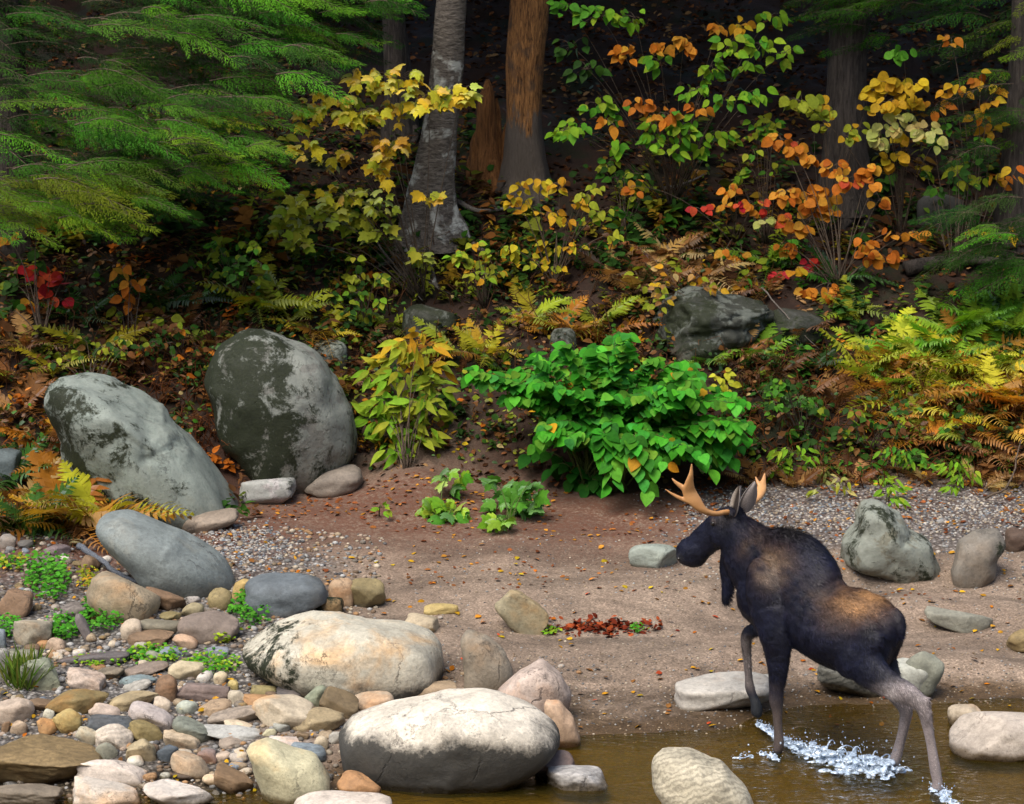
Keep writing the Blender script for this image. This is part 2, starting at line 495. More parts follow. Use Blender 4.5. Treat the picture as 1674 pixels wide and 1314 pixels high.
def rock_shape(seed, sub=4, block=0.25, cuts=4, amp=0.07, freq=1.4):
    """a unit pebble: rounded block with a few worn flat faces and an uneven skin"""
    rs = np.random.RandomState(seed)
    v, f = ico(sub)
    p = v / (np.abs(v) ** (2 + 5 * block)).sum(1, keepdims=True) ** (1 / (2 + 5 * block))
    for k in range(cuts):
        n = rs.normal(size=3); n /= np.linalg.norm(n)
        d = rs.uniform(0.62, 0.92)
        e = np.maximum(p @ n - d, 0)
        p = p - n[None] * (e * rs.uniform(0.7, 0.97))[:, None]
    o = rs.uniform(-50, 50, 3)
    q = v * freq
    r = 1 + amp * fbm(q[:, 0] + o[0], q[:, 1] + o[1], q[:, 2] + o[2], 4)
    q = v * freq * 5
    r = r + amp * 0.30 * fbm(q[:, 0] + o[1], q[:, 1] + o[2], q[:, 2] + o[0], 3)
    return p * r[:, None], f

PAL = {  # dry stone colours, linear
 'white': (0.56, 0.52, 0.46), 'cream': (0.52, 0.44, 0.33), 'pale grey': (0.40, 0.39, 0.37), 'grey': (0.25, 0.245, 0.235),
 'dark grey': (0.115, 0.11, 0.11), 'blue-grey': (0.20, 0.235, 0.275), 'dark blue-grey': (0.095, 0.11, 0.135), 'pink': (0.40, 0.305, 0.23),
 'pale pink': (0.47, 0.405, 0.335), 'tan': (0.36, 0.275, 0.18), 'brown': (0.20, 0.135, 0.085), 'olive': (0.225, 0.19, 0.095),
 'olive-brown': (0.24, 0.175, 0.085), 'purple-grey': (0.185, 0.15, 0.155), 'purple': (0.20, 0.155, 0.15), 'orange': (0.38, 0.22, 0.105), 'yellow-tan': (0.42, 0.31, 0.13),
 'green-grey': (0.235, 0.245, 0.20), 'grey-brown': (0.205, 0.175, 0.14), 'pink-grey': (0.31, 0.27, 0.235), 'dark brown': (0.10, 0.07, 0.05),
}

def stone(name, bbox, colour, label, cat='stone', group=None, roll=0.0, depth=0.75, sub=4, block=0.25, cuts=4, amp=0.07, freq=1.4, outline=None,
          seed=None, sink=1.3, water=True, pal=None, **attr):
    x0, y0, x1, y1 = bbox
    cx, cy = (x0 + x1) / 2, (y0 + y1) / 2
    rng = random.Random(int(cx * 31 + cy * 57))
    seed = seed if seed is not None else int(cx * 13 + cy * 7) % 9973
    G = on_ground(cx, y1 - 3)
    if water and G.z < 0:
        d = sight(cx, y1 - 3)
        G = Vector(_c0 + (-0.0 - CAM_Z) / d[2] * d)
    s = ppm(G)
    hw, hh = (x1 - x0) / 2 / s, (y1 - y0) / 2 / s
    p, f = rock_shape(seed, sub, block, cuts, amp, freq)
    th = math.atan2(CAM_Z - G.z, G.y - CAM_Y)
    if outline:
        ox = np.array([(q[0] - cx) / s for q in outline]); oz = np.array([(cy - q[1]) / s for q in outline])
        b = depth * min(hw, hh * 1.7)
        ang = np.arctan2(oz, ox); rad = np.hypot(ox, oz)
        k = np.argsort(ang); ang, rad = ang[k], rad[k]
        A = np.linspace(-math.pi, math.pi, 241)
        ext_a = np.concatenate([ang - 2 * math.pi, ang, ang + 2 * math.pi]); ext_r = np.tile(rad, 3)
        # straight outline between the corners (polar form of a chord), then lightly rounded
        cxs, cys = np.cos(ext_a) * ext_r, np.sin(ext_a) * ext_r
        rr = []
        for a in A:
            i = np.searchsorted(ext_a, a) - 1
            x_0, y_0, x_1, y_1 = cxs[i], cys[i], cxs[i + 1], cys[i + 1]
            den = math.cos(a) * (y_1 - y_0) - math.sin(a) * (x_1 - x_0)
            rr.append((x_0 * (y_1 - y_0) - y_0 * (x_1 - x_0)) / den if abs(den) > 1e-9 else ext_r[i])
        rr = np.array(rr)
        ker = np.array([1, 2, 3, 4, 3, 2, 1.]); ker /= ker.sum()
        rr = np.convolve(np.concatenate([rr[-7:-1], rr, rr[1:7]]), ker, 'same')[6:-6]
        v0, _ = ico(sub)
        # keep the pebble's unevenness but take the in-plane reach from the outline
        un = np.linalg.norm(p, axis=1) / np.linalg.norm(p, axis=1).mean()
        un = 1 + (un - 1) * attr.get('rugged', 0.5)
        zf = math.sqrt(max(hh * hh - (b * math.sin(th)) ** 2, (0.5 * hh) ** 2)) / hh / math.cos(th)
        a = np.arctan2(v0[:, 2], v0[:, 0])
        pl = np.hypot(v0[:, 0], v0[:, 2])
        r = np.interp(a, A, rr)
        dy = v0[:, 1]
        V = np.stack([np.cos(a) * pl ** 0.9 * r, np.sign(dy) * np.abs(dy) ** 0.9 * b, np.sin(a) * pl ** 0.9 * r * zf], 1) * un[:, None]
    else:
        rl = R(roll)
        # semi-axes before the roll, so that the rolled ellipse fills the box
        c2, s2 = math.cos(rl) ** 2, math.sin(rl) ** 2
        den = c2 * c2 - s2 * s2
        if abs(den) > 0.15 and roll:
            a2 = (hw * hw * c2 - hh * hh * s2) / den; b2 = (hh * hh * c2 - hw * hw * s2) / den
            ax, az = math.sqrt(max(a2, (0.3 * hw) ** 2)), math.sqrt(max(b2, (0.3 * hh) ** 2))
        else:
            ax, az = hw, hh
        b = depth * min(ax, az * 2.2)
        az = math.sqrt(max(az ** 2 - (b * math.sin(th)) ** 2, (0.35 * az) ** 2)) / math.cos(th)
        V = p * np.array([ax * 1.04, b, az])[None]
        cr, sr = math.cos(rl), math.sin(rl)
        V = np.stack([V[:, 0] * cr + V[:, 2] * sr, V[:, 1], -V[:, 0] * sr + V[:, 2] * cr], 1)
    V[:, 2] = np.where(V[:, 2] < 0, V[:, 2] * sink, V[:, 2])
    ctr = at_y(cx, cy, G.y + b * 0.6)
    o = mesh_obj(name, V, f, M_ROCK)
    o.location = ctr
    base = tuple(q * w_ for q, w_ in zip(pal or PAL[colour], (1.02, 1.0, 0.92)))
    j = [rng.uniform(0.9, 1.1) for _ in range(3)]
    m = sum(j) / 3
    o.color = (*[min(1, c * (0.55 * jj + 0.45 * m)) for c, jj in zip(base, j)], 1)
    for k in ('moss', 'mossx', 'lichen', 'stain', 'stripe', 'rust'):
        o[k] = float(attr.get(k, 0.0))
    tag(o, label, cat, group)
    return o

LM = []   # named boulders that smaller stones are described by
def boulder(short, *a, **k):
    o = stone(*a, **k)
    LM.append((short, (a[1][0] + a[1][2]) / 2, (a[1][1] + a[1][3]) / 2, max(a[1][2] - a[1][0], a[1][3] - a[1][1]) / 2))
    return o

boulder('pale lichen boulder', 'boulder', (85, 620, 385, 858), 'pale grey', 'pale grey sloping boulder with black moss streaks, half hidden by orange ferns', 'boulder', 'boulders at the foot of the bank',
        outline=[(86, 648), (118, 625), (170, 621), (225, 640), (285, 690), (335, 745), (372, 800), (384, 832), (340, 855), (250, 862), (170, 850), (110, 760)], sub=5, amp=0.10, freq=2.3, cuts=8, rugged=0.7, moss=0.48, mossx=0.28, lichen=0.5, depth=0.8, pal=(0.205, 0.225, 0.225))
boulder('round mossy boulder', 'boulder', (335, 536, 582, 800), 'grey', 'large round grey boulder half covered in dark moss on the bank', 'boulder', 'boulders at the foot of the bank',
        outline=[(338, 622), (368, 570), (405, 539), (450, 541), (508, 572), (548, 625), (574, 675), (583, 728), (560, 772), (490, 802), (420, 782), (362, 715)], sub=5, amp=0.11, freq=2.3, cuts=6, rugged=0.4, moss=0.76, mossx=0.20, lichen=0.55, depth=0.85, pal=(0.175, 0.175, 0.165))
boulder('long bluish boulder', 'boulder', (147, 835, 388, 980), 'blue-grey', 'long smooth bluish-grey boulder leaning above the cobbles', 'boulder', None,
        outline=[(148, 862), (160, 842), (200, 836), (260, 858), (330, 892), (378, 925), (388, 955), (355, 978), (290, 972), (225, 945), (175, 905)], sub=5, amp=0.05, freq=1.2, cuts=5, rust=0.25, depth=0.7, pal=(0.205, 0.22, 0.25))
boulder('mossy slab boulder', 'boulder', (388, 1003, 750, 1138), 'tan', 'long pinkish-tan slab boulder with a mossy crack at one end', 'boulder', None,
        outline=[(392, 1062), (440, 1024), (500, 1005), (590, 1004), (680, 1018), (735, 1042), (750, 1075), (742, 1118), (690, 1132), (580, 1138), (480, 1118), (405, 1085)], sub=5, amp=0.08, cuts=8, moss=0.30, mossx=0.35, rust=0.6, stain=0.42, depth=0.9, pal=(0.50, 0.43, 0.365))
boulder('big white boulder', 'boulder', (540, 1130, 922, 1296), 'white', 'huge white-topped river boulder with blackened face at the water edge', 'boulder', None,
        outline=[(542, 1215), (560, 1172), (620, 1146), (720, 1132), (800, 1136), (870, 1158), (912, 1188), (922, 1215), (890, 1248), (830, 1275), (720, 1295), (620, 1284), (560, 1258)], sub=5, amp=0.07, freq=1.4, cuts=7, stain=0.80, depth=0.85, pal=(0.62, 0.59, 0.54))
boulder('cream tilted boulder', 'boulder', (403, 1212, 546, 1316), 'cream', 'cream boulder with yellowish broken face tilted beside big white boulder', 'boulder', None,
        outline=[(406, 1218), (440, 1210), (475, 1225), (515, 1240), (542, 1275), (540, 1312), (480, 1318), (440, 1305), (415, 1265)], rust=0.5, block=0.5, cuts=6, pal=(0.52, 0.45, 0.35))
boulder('standing stone', 'boulder', (752, 1030, 842, 1136), 'green-grey', 'upright green-grey stone standing against end of tan slab boulder', 'stone', None,
        outline=[(754, 1048), (765, 1030), (795, 1038), (825, 1066), (842, 1100), (838, 1128), (790, 1138), (758, 1128)], rust=0.5, cuts=6, pal=(0.27, 0.245, 0.185))
boulder('pinkish angular boulder', 'boulder', (808, 1078, 937, 1186), 'pale pink', 'pale pinkish angular boulder behind big white boulder, flat-topped', 'boulder', None,
        outline=[(808, 1135), (845, 1095), (885, 1078), (920, 1100), (937, 1135), (925, 1165), (885, 1186), (840, 1160)], block=0.5, cuts=7, pal=(0.46, 0.385, 0.33), rust=0.3)
boulder('orange-edged stone', 'stone', (888, 1142, 950, 1224), 'orange', 'tall orange-edged pale stone at waterline beside white boulder', 'stone', None,
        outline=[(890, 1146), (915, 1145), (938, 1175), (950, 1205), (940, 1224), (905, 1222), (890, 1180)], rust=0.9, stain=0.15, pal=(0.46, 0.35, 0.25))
boulder('striped stream boulder', 'boulder', (1063, 1220, 1248, 1345), 'cream', 'cream boulder with dark grey stripes standing in the stream', 'boulder', None,
        outline=[(1066, 1240), (1085, 1223), (1130, 1226), (1180, 1250), (1225, 1290), (1248, 1335), (1160, 1345), (1095, 1325), (1064, 1285)], stripe=0.6, sub=5, pal=(0.48, 0.44, 0.37))
boulder('pointed mossy boulder', 'boulder', (1370, 818, 1546, 952), 'grey', 'pointed green-grey boulder with pale lichen peak on the gravel', 'boulder', None,
        outline=[(1372, 885), (1400, 858), (1412, 825), (1438, 818), (1470, 840), (1490, 868), (1520, 885), (1542, 925), (1540, 945), (1480, 952), (1430, 932), (1378, 918)], lichen=0.75, moss=0.52, block=0.6, cuts=8, sub=5, amp=0.12, freq=2.4, pal=(0.20, 0.19, 0.155))
boulder('notched boulder', 'boulder', (1548, 864, 1642, 960), 'purple-grey', 'notched grey boulder next to the pointed one on the gravel', 'boulder', None,
        outline=[(1550, 930), (1570, 885), (1595, 866), (1630, 872), (1642, 895), (1628, 915), (1632, 940), (1600, 960), (1560, 954)], moss=0.35, rust=0.2, block=0.5, cuts=8, amp=0.1, pal=(0.185, 0.18, 0.16))
stone('stone', (1643, 862, 1700, 902), 'dark brown', 'dark brown stone half buried behind notched grey boulder', 'stone', stain=0.2)
stone('stone', (1646, 1030, 1710, 1068), 'olive-brown', 'olive-brown stone alone on pale sand past the flat green slab', 'stone', block=0.5, cuts=6)
stone('flat_stone', (1515, 994, 1622, 1034), 'green-grey', 'thin green-grey slab lying on the sand behind the moose', 'stone', roll=11, block=0.55, cuts=5, depth=0.5)
boulder('white slab', 'flat_stone', (1106, 1102, 1256, 1160), 'pale grey', 'long whitish slab on the wet sand behind raised front hoof', 'stone', block=0.5, cuts=5, rust=0.2, pal=(0.47, 0.44, 0.40))
stone('stone', (1236, 1103, 1278, 1142), 'pale grey', 'small pale stone behind the standing front leg', 'stone')
stone('boulder', (1338, 1084, 1450, 1142), 'dark grey', 'dark streaked rock lying under the belly of the moose', 'boulder', roll=18, stripe=0.9, pal=(0.20, 0.185, 0.16))
stone('boulder', (1452, 1080, 1526, 1146), 'white', 'whitish rock behind hind legs of the moose', 'boulder', block=0.4, cuts=5, pal=(0.46, 0.45, 0.43))
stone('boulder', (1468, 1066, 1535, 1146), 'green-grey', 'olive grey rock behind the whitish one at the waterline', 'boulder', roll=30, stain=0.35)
stone('stone', (1551, 1152, 1606, 1188), 'cream', 'small round cream stone beside wide pale one in stream', 'stone', rust=0.4)
stone('boulder', (1558, 1166, 1712, 1240), 'pale grey', 'wide pale rounded boulder in the stream behind the moose', 'boulder', cuts=2, pal=(0.47, 0.44, 0.40))
stone('stone', (1030, 890, 1108, 930), 'green-grey', 'flat greenish stone on sand below the muzzle of the moose', 'stone', lichen=0.6, depth=0.6, pal=(0.31, 0.33, 0.32))
stone('stone', (818, 970, 892, 1036), 'green-grey', 'oblong greenish-tan stone set slantwise in open sand', 'stone', roll=38, depth=0.5, block=0.5, rust=0.6, pal=(0.32, 0.28, 0.18))
stone('stone', (694, 987, 748, 1006), 'yellow-tan', 'small flat yellowish stone half sunk in sand', 'stone', depth=0.6)
stone('stone', (664, 1004, 718, 1038), 'pink', 'small pinkish stone half sunk behind tan slab boulder', 'stone', roll=15)
boulder('dark blue round stone', 'stone', (403, 940, 531, 1008), 'dark blue-grey', 'dark blue-grey domed stone behind the tan slab boulder', 'stone', cuts=2, rust=0.2, pal=(0.125, 0.14, 0.165))
boulder('yellowish egg stone', 'stone', (148, 938, 252, 1016), 'olive', 'smooth yellowish-grey egg-shaped stone under the bluish boulder', 'stone', roll=22, cuts=2, rust=0.5, pal=(0.30, 0.27, 0.18))
stone('stone', (538, 946, 578, 994), 'tan', 'upright tan stone beside dark blue-grey domed stone', 'stone', rust=0.6)
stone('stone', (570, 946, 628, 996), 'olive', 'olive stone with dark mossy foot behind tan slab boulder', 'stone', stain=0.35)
stone('stone', (505, 972, 560, 1004), 'olive-brown', 'mossy brown stone wedged behind the dark blue-grey dome', 'stone', moss=0.5)
stone('stone', (656, 1113, 758, 1150), 'tan', 'low tan stone between the slab boulder and white boulder', 'stone', depth=0.6)
stone('stone', (580, 1131, 644, 1168), 'pink', 'rounded pinkish stone under the slab boulder', 'stone', rust=0.5)
stone('stone', (526, 1126, 582, 1176), 'brown', 'brown wedge-shaped stone under the slab boulder', 'stone', roll=28, block=0.5, cuts=6)
stone('stone', (484, 1296, 640, 1350), 'cream', 'smooth cream stone in shallow water below big white boulder', 'stone', cuts=2, pal=(0.56, 0.52, 0.43))
stone('stone', (556, 1264, 622, 1306), 'orange', 'rusty orange stone at foot of big white boulder', 'stone', roll=20, rust=0.7)
stone('stone', (876, 1227, 937, 1274), 'purple-grey', 'rounded grey-violet stone in water at end of white boulder', 'stone', rust=0.3)
stone('stone', (898, 1249, 990, 1292), 'pale grey', 'pale pointed stone with grey stripe in the shallow water', 'stone', block=0.5, cuts=7, stripe=0.5, pal=(0.46, 0.45, 0.44))
stone('stone', (394, 777, 480, 826), 'pale grey', 'lichened whitish stone wedged between the two bank boulders', 'stone', lichen=0.6, moss=0.4, block=0.5, cuts=6)
stone('flat_stone', (496, 764, 590, 812), 'grey-brown', 'dull sandy slab at the foot of the round mossy boulder', 'stone', roll=-12, cuts=3, pal=(0.23, 0.19, 0.155))
stone('flat_stone', (296, 834, 388, 870), 'grey-brown', 'dull sandy slab at the foot of pale sloping boulder', 'stone', roll=-14, cuts=3, pal=(0.25, 0.20, 0.16))
# stones up on the bank
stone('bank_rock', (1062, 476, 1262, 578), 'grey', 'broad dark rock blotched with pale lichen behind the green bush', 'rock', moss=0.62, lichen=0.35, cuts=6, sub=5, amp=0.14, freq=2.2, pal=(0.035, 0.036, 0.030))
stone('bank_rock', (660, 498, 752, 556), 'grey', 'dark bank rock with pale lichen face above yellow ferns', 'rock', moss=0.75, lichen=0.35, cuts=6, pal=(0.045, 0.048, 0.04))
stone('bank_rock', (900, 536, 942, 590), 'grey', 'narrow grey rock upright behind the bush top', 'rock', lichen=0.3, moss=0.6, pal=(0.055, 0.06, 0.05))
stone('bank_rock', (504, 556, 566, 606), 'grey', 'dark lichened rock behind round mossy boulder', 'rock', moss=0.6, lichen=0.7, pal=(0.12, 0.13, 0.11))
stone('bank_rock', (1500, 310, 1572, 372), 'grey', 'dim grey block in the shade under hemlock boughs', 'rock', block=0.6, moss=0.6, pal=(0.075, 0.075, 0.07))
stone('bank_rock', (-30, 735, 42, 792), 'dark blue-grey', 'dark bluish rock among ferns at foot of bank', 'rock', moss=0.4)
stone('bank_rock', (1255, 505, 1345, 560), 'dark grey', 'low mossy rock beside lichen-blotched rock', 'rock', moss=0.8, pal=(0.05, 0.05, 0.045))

# cobbles on the bar: box (in the pixels of one enlarged view), roll, colour, shape word, extras
CB = [
 (0,140,72,210,0,'grey','rounded'),(75,165,145,212,0,'dark grey','flat'),(190,185,305,238,0,'purple-grey','rounded'),(158,232,272,295,5,'purple','rounded'),(250,238,302,272,0,'white','small'),(300,160,360,200,0,'olive','small'),
 (350,240,430,315,25,'brown','flat'),(0,383,134,510,12,'brown','thick slab'),(43,498,218,625,8,'pink-grey','blocky'),(198,592,288,660,8,'pink','oval'),(163,603,232,645,0,'orange','small'),(263,438,402,525,-5,'purple-grey','rounded'),
 (328,488,412,615,60,'purple-grey','oval'),(528,508,612,610,0,'pale pink','blocky'),(583,506,788,580,3,'grey-brown','long'),(568,558,758,630,-3,'brown','long'),(753,578,858,645,15,'pink','oval'),(783,478,1035,612,-8,'grey-brown','large rounded'),
 (628,376,803,480,18,'brown','wedge'),(803,410,868,445,0,'pale grey','small'),(788,443,883,510,0,'tan','blocky'),(693,478,793,525,0,'olive','flat'),(903,373,1012,475,-28,'olive','oval'),(998,340,1113,440,-10,'yellow-tan','blocky'),(943,428,1048,483,-8,'grey-brown','flat'),
 (578,610,643,660,0,'pink-grey','small'),(678,632,803,685,0,'blue-grey','rounded'),(633,648,703,710,0,'green-grey','rounded'),(888,630,1003,680,0,'blue-grey','oval'),(258,648,563,715,-4,'dark grey','flat'),(-25,555,32,645,0,'blue-grey','rounded'),(-40,640,42,785,0,'grey','thick slab'),
 (28,638,164,695,0,'green-grey','flat'),(98,688,268,828,0,'green-grey','large slab'),(298,722,480,828,14,'pale pink','pyramid'),(418,718,548,780,-8,'grey-brown','flat'),(538,698,733,760,-6,'grey-brown','long'),(508,748,672,815,-8,'blue-grey','flat'),
 (538,768,674,825,-14,'pale grey','flat'),(453,818,693,910,-12,'tan','long'),(678,753,783,876,0,'brown','rounded'),(758,775,998,872,4,'purple','long block'),(733,688,893,778,8,'cream','rounded'),(928,738,993,800,0,'cream','small round'),(988,773,1038,824,0,'yellow-tan','small'),
 (993,823,1068,894,0,'pale pink','small'),(1053,828,1203,896,10,'orange','flat'),(1093,793,1203,845,8,'olive','flat'),(1198,800,1315,856,-6,'dark grey','flat'),(1318,803,1428,900,-20,'green-grey','wedge'),(-20,848,138,975,10,'pale pink','rounded'),(198,816,463,926,-4,'olive-brown','large slab'),
 (88,848,224,915,-8,'brown','flat'),(228,902,354,1016,10,'yellow-tan','round'),(388,878,524,946,12,'pale pink','oval'),(348,932,603,1010,4,'dark blue-grey','long'),(563,876,748,1006,24,'pale grey','oval'),(658,848,743,925,20,'pale pink','oval'),(768,863,858,930,0,'pale grey','small round'),
 (853,860,1008,942,-10,'tan','oval'),(913,888,1138,978,-10,'pink-grey','long'),(973,950,1114,1000,6,'cream','flat'),(1108,846,1363,992,6,'pale pink','large rounded'),(1268,893,1489,996,-6,'tan','large oval'),(888,966,1134,1042,6,'pale grey','flat'),(758,943,934,1056,28,'green-grey','long'),
 (688,986,864,1082,18,'cream','oval'),(556,950,704,1050,24,'olive-brown','oval'),(333,982,424,1066,30,'pale pink','small'),(398,972,574,1082,6,'white','blocky'),(158,948,248,1026,10,'orange','blocky'),(43,952,118,1016,0,'pink','small'),(188,902,234,956,20,'white','small'),(8,952,48,1010,0,'brown','small'),
 (-60,1008,425,1240,9,'olive-brown','huge slab'),(340,1112,630,1244,8,'white','large slab'),(556,1032,694,1138,10,'tan','blocky'),(688,1048,774,1136,32,'dark blue-grey','wedge'),(743,1086,914,1208,22,'pink','oval'),(553,1103,629,1156,0,'white','small round'),(916,1142,1106,1272,28,'brown','blocky'),
 (-80,1212,266,1330,3,'grey-brown','huge slab'),(284,1212,594,1345,9,'white','large slab'),(628,1212,926,1345,10,'white','angular'),(858,1073,949,1146,10,'purple','small'),(923,1083,1004,1132,-10,'cream','small'),(998,1083,1084,1138,-10,'cream','flat'),(1168,1016,1304,1094,6,'white','flat'),
 (1263,1055,1416,1140,8,'blue-grey','flat'),(1368,1018,1429,1086,0,'cream','small round'),(1143,982,1199,1026,-20,'cream','small'),(748,1172,844,1222,10,'dark brown','oval'),(878,1183,969,1242,0,'cream','small round'),(943,1232,1004,1272,10,'blue-grey','small'),(693,1177,744,1216,0,'white','small round'),
 (418,1042,514,1128,10,'green-grey','wedge'),(956,1022,1064,1076,6,'pink-grey','flat'),(1430,1000,1490,1060,0,'pale grey','small'),(1180,960,1260,1010,0,'grey','small'),(1290,1000,1350,1040,0,'brown','small'),
]
SHP = {'flat': dict(depth=0.85, block=0.45, cuts=6), 'thick slab': dict(block=0.6, cuts=6), 'large slab': dict(block=0.5, cuts=7), 'huge slab': dict(block=0.5, cuts=6, sub=5), 'blocky': dict(block=0.55, cuts=8), 'long block': dict(block=0.6, cuts=4),
       'wedge': dict(block=0.3, cuts=9), 'pyramid': dict(block=0.2, cuts=9), 'angular': dict(block=0.5, cuts=9), 'oval': dict(block=0.1, cuts=2), 'round': dict(block=0.05, cuts=1), 'small round': dict(block=0.05, cuts=1, sub=3),
       'rounded': dict(block=0.2, cuts=3), 'large rounded': dict(block=0.2, cuts=3), 'large oval': dict(block=0.15, cuts=3), 'long': dict(block=0.35, cuts=4, depth=0.8), 'small': dict(block=0.3, cuts=5, sub=3)}
seen = {}
def near_words(cx, cy):
    best = min(LM, key=lambda l: max(0, math.hypot(cx - l[1], (cy - l[2])) - l[3] * 0.7))
    return best[0]
_k = 560 / 1490
cob_rng = random.Random(5)
for c in CB:
    x0, y0, x1, y1 = c[0] * _k, 820 + c[1] * _k, c[2] * _k, 820 + c[3] * _k
    lab = '%s %s cobble on the shore bar near the %s' % (c[5], c[6], near_words((x0 + x1) / 2, (y0 + y1) / 2)) if 'slab' not in c[6] else '%s %s among the cobbles near the %s' % (c[5], c[6], near_words((x0 + x1) / 2, (y0 + y1) / 2))
    k = dict(SHP[c[6]])
    k['cuts'] = k.get('cuts', 4) + 3; k['amp'] = 0.085
    if 'sub' not in k: k['sub'] = 4 if (x1 - x0) > 45 else 3
    stone('flat_stone' if 'slab' in c[6] else 'cobble', (x0, y0, x1, y1), c[5], lab, 'stone', 'cobbles on the shore bar', roll=c[4], rust=cob_rng.choice([0, 0, 0.3, 0.6]),
          stripe=cob_rng.choice([0, 0, 0, 0.4]), moss=0.25 if c[5] == 'green-grey' else 0, stain=0.0, **k)

# loose stones that fill the bar between the cobbles: eight shapes, each stone its own object
PEB = []
for i in range(8):
    v, f = rock_shape(700 + i, 2, 0.1 + 0.06 * i, 3, 0.06)
    me = bpy.data.meshes.new('pebble')
    me.from_pydata((v * np.array([1, 0.8, 0.55])).tolist(), [], f)
    me.polygons.foreach_set('use_smooth', np.ones(len(me.polygons), bool))
    me.materials.append(M_ROCK)
    PEB.append(me)
prng = random.Random(11)
def pebble_at(px, py, size, colour, label, group):
    p = on_ground(px, py)
    if p.z < -0.05: return
    o = link('pebble', prng.choice(PEB))
    s = size
    o.scale = (s, s * prng.uniform(0.75, 1.1), s * prng.uniform(0.75, 1.2))
    o.rotation_euler = (prng.uniform(-0.25, 0.25), prng.uniform(-0.25, 0.25), prng.uniform(0, 6.3))
    o.location = (p.x, p.y, p.z + 0.14 * s)
    c = PAL[colour]; k = prng.uniform(0.8, 1.15)
    o.color = (c[0] * k, c[1] * k, c[2] * k, 1)
    for a in ('moss', 'mossx', 'lichen', 'stain', 'stripe'): o[a] = 0.0
    o['rust'] = prng.choice([0.0, 0.3, 0.6])
    tag(o, label, 'stone', group)
pc = ['white', 'cream', 'pale grey', 'tan', 'pink', 'pale pink', 'grey', 'brown', 'blue-grey', 'olive-brown', 'orange', 'grey-brown']
def pebble_field(n, fx, fy, size, words):
    for i in range(n):
        c = prng.choice(pc)
        px, py = fx(), fy()
        pebble_at(px, py, prng.uniform(*size), c, '%s pebble %s near the %s' % (c, words, near_words(px, py)), 'pebbles %s' % words)
pebble_field(120, lambda: prng.uniform(-10, 560), lambda: prng.uniform(1105, 1300), (0.03, 0.075), 'between the lower cobbles')
pebble_field(95, lambda: prng.uniform(-10, 430), lambda: prng.uniform(885, 1110), (0.03, 0.07), 'between the weedy cobbles')
pebble_field(24, lambda: prng.uniform(420, 660), lambda: prng.uniform(1112, 1180), (0.025, 0.055), 'in the shade of big boulders')
pebble_field(26, lambda: prng.uniform(640, 960), lambda: prng.uniform(1010, 1110), (0.015, 0.035), 'on the open sand')
pebble_field(26, lambda: prng.uniform(1240, 1674), lambda: prng.uniform(815, 905), (0.02, 0.045), 'on the pale gravel')

# gravel: too small and too many to count
def gravel(name, n, fx, fy, size, pal, label):
    rs = np.random.RandomState(n)
    tv, tf = ico(1)
    tv = tv * np.array([1, 0.85, 0.6])
    P = np.array([fx(rs, n), fy(rs, n)]).T
    P = P[gh(P[:, 0], P[:, 1]) > -0.06]
    m = len(P)
    Z = gh(P[:, 0], P[:, 1])
    s = rs.uniform(*size, m) * rs.uniform(0.6, 1, m)
    a = rs.uniform(0, 6.28, m)
    Mx = np.zeros((m, 4, 4))
    ca, sa = np.cos(a), np.sin(a)
    Mx[:, 0, 0], Mx[:, 0, 1], Mx[:, 1, 0], Mx[:, 1, 1] = ca * s, -sa * s, sa * s, ca * s
    Mx[:, 2, 2] = s * rs.uniform(0.6, 1.2, m)
    Mx[:, 0, 3], Mx[:, 1, 3], Mx[:, 2, 3], Mx[:, 3, 3] = P[:, 0], P[:, 1], Z + s * 0.15, 1
    cs = np.array([PAL[p] for p in pal])[rs.randint(0, len(pal), m)] * rs.uniform(0.5, 0.95, (m, 1))
    V, Fc, C = join_template(tv, tf, Mx, cs)
    o = mesh_obj(name, V, Fc, M_TINT, None, True, C)
    return tag(o, label, None, None, 'stuff')

def mat_tint(name='tinted_stone', rough=0.85):
    t = NT(name)
    a = t.n('Attribute', attribute_name='tint', attribute_type='GEOMETRY').outputs['Color']
    pos = t.n('NewGeometry').outputs['Position']
    col = t.mix(0.8, a, t.ramp(t.noise(pos, 35, 4, 0.7), [(0.3, 0.72), (0.7, 1.2)]), 'MULTIPLY')
    return t.done(t.pbsdf(Base_Color=col, Roughness=rough, Specular_IOR_Level=0.3))
M_TINT = mat_tint()
gravel('gravel', 7000, lambda r, n: np.concatenate([r.uniform(1.7, 7.5, n - 1500), r.uniform(1.2, 7.5, 1500)]), lambda r, n: np.concatenate([r.normal(5.45, 0.42, n - 1500), r.uniform(3.6, 6.2, 1500)]), (0.008, 0.024), ['white', 'pale grey', 'grey', 'pale pink', 'cream', 'blue-grey', 'tan', 'dark grey'], 'pale mixed gravel along the back of the beach')
gravel('gravel', 1300, lambda r, n: r.normal(-2.55, 0.3, n), lambda r, n: r.normal(4.3, 0.36, n), (0.009, 0.025), ['white', 'pale grey', 'grey', 'pale pink', 'blue-grey', 'dark grey'], 'whitish gravel patch beside the long bluish boulder')
gravel('gravel', 5200, lambda r, n: r.uniform(-5.2, -1.2, n), lambda r, n: r.uniform(-1.0, 4.8, n), (0.012, 0.042), ['brown', 'grey', 'tan', 'pink', 'cream', 'orange', 'grey-brown', 'dark grey', 'pale grey'], 'brown and tan gravel between the cobbles')
gravel('gravel', 4500, lambda r, n: r.uniform(-0.9, 5.5, n), lambda r, n: np.where(r.rand(n) < 0.6, r.uniform(0.3, 2.0, n), r.uniform(1.5, 4.8, n)), (0.006, 0.017), ['brown', 'grey', 'tan', 'cream', 'pale grey', 'dark grey'], 'fine grit strewn over the wet sand')
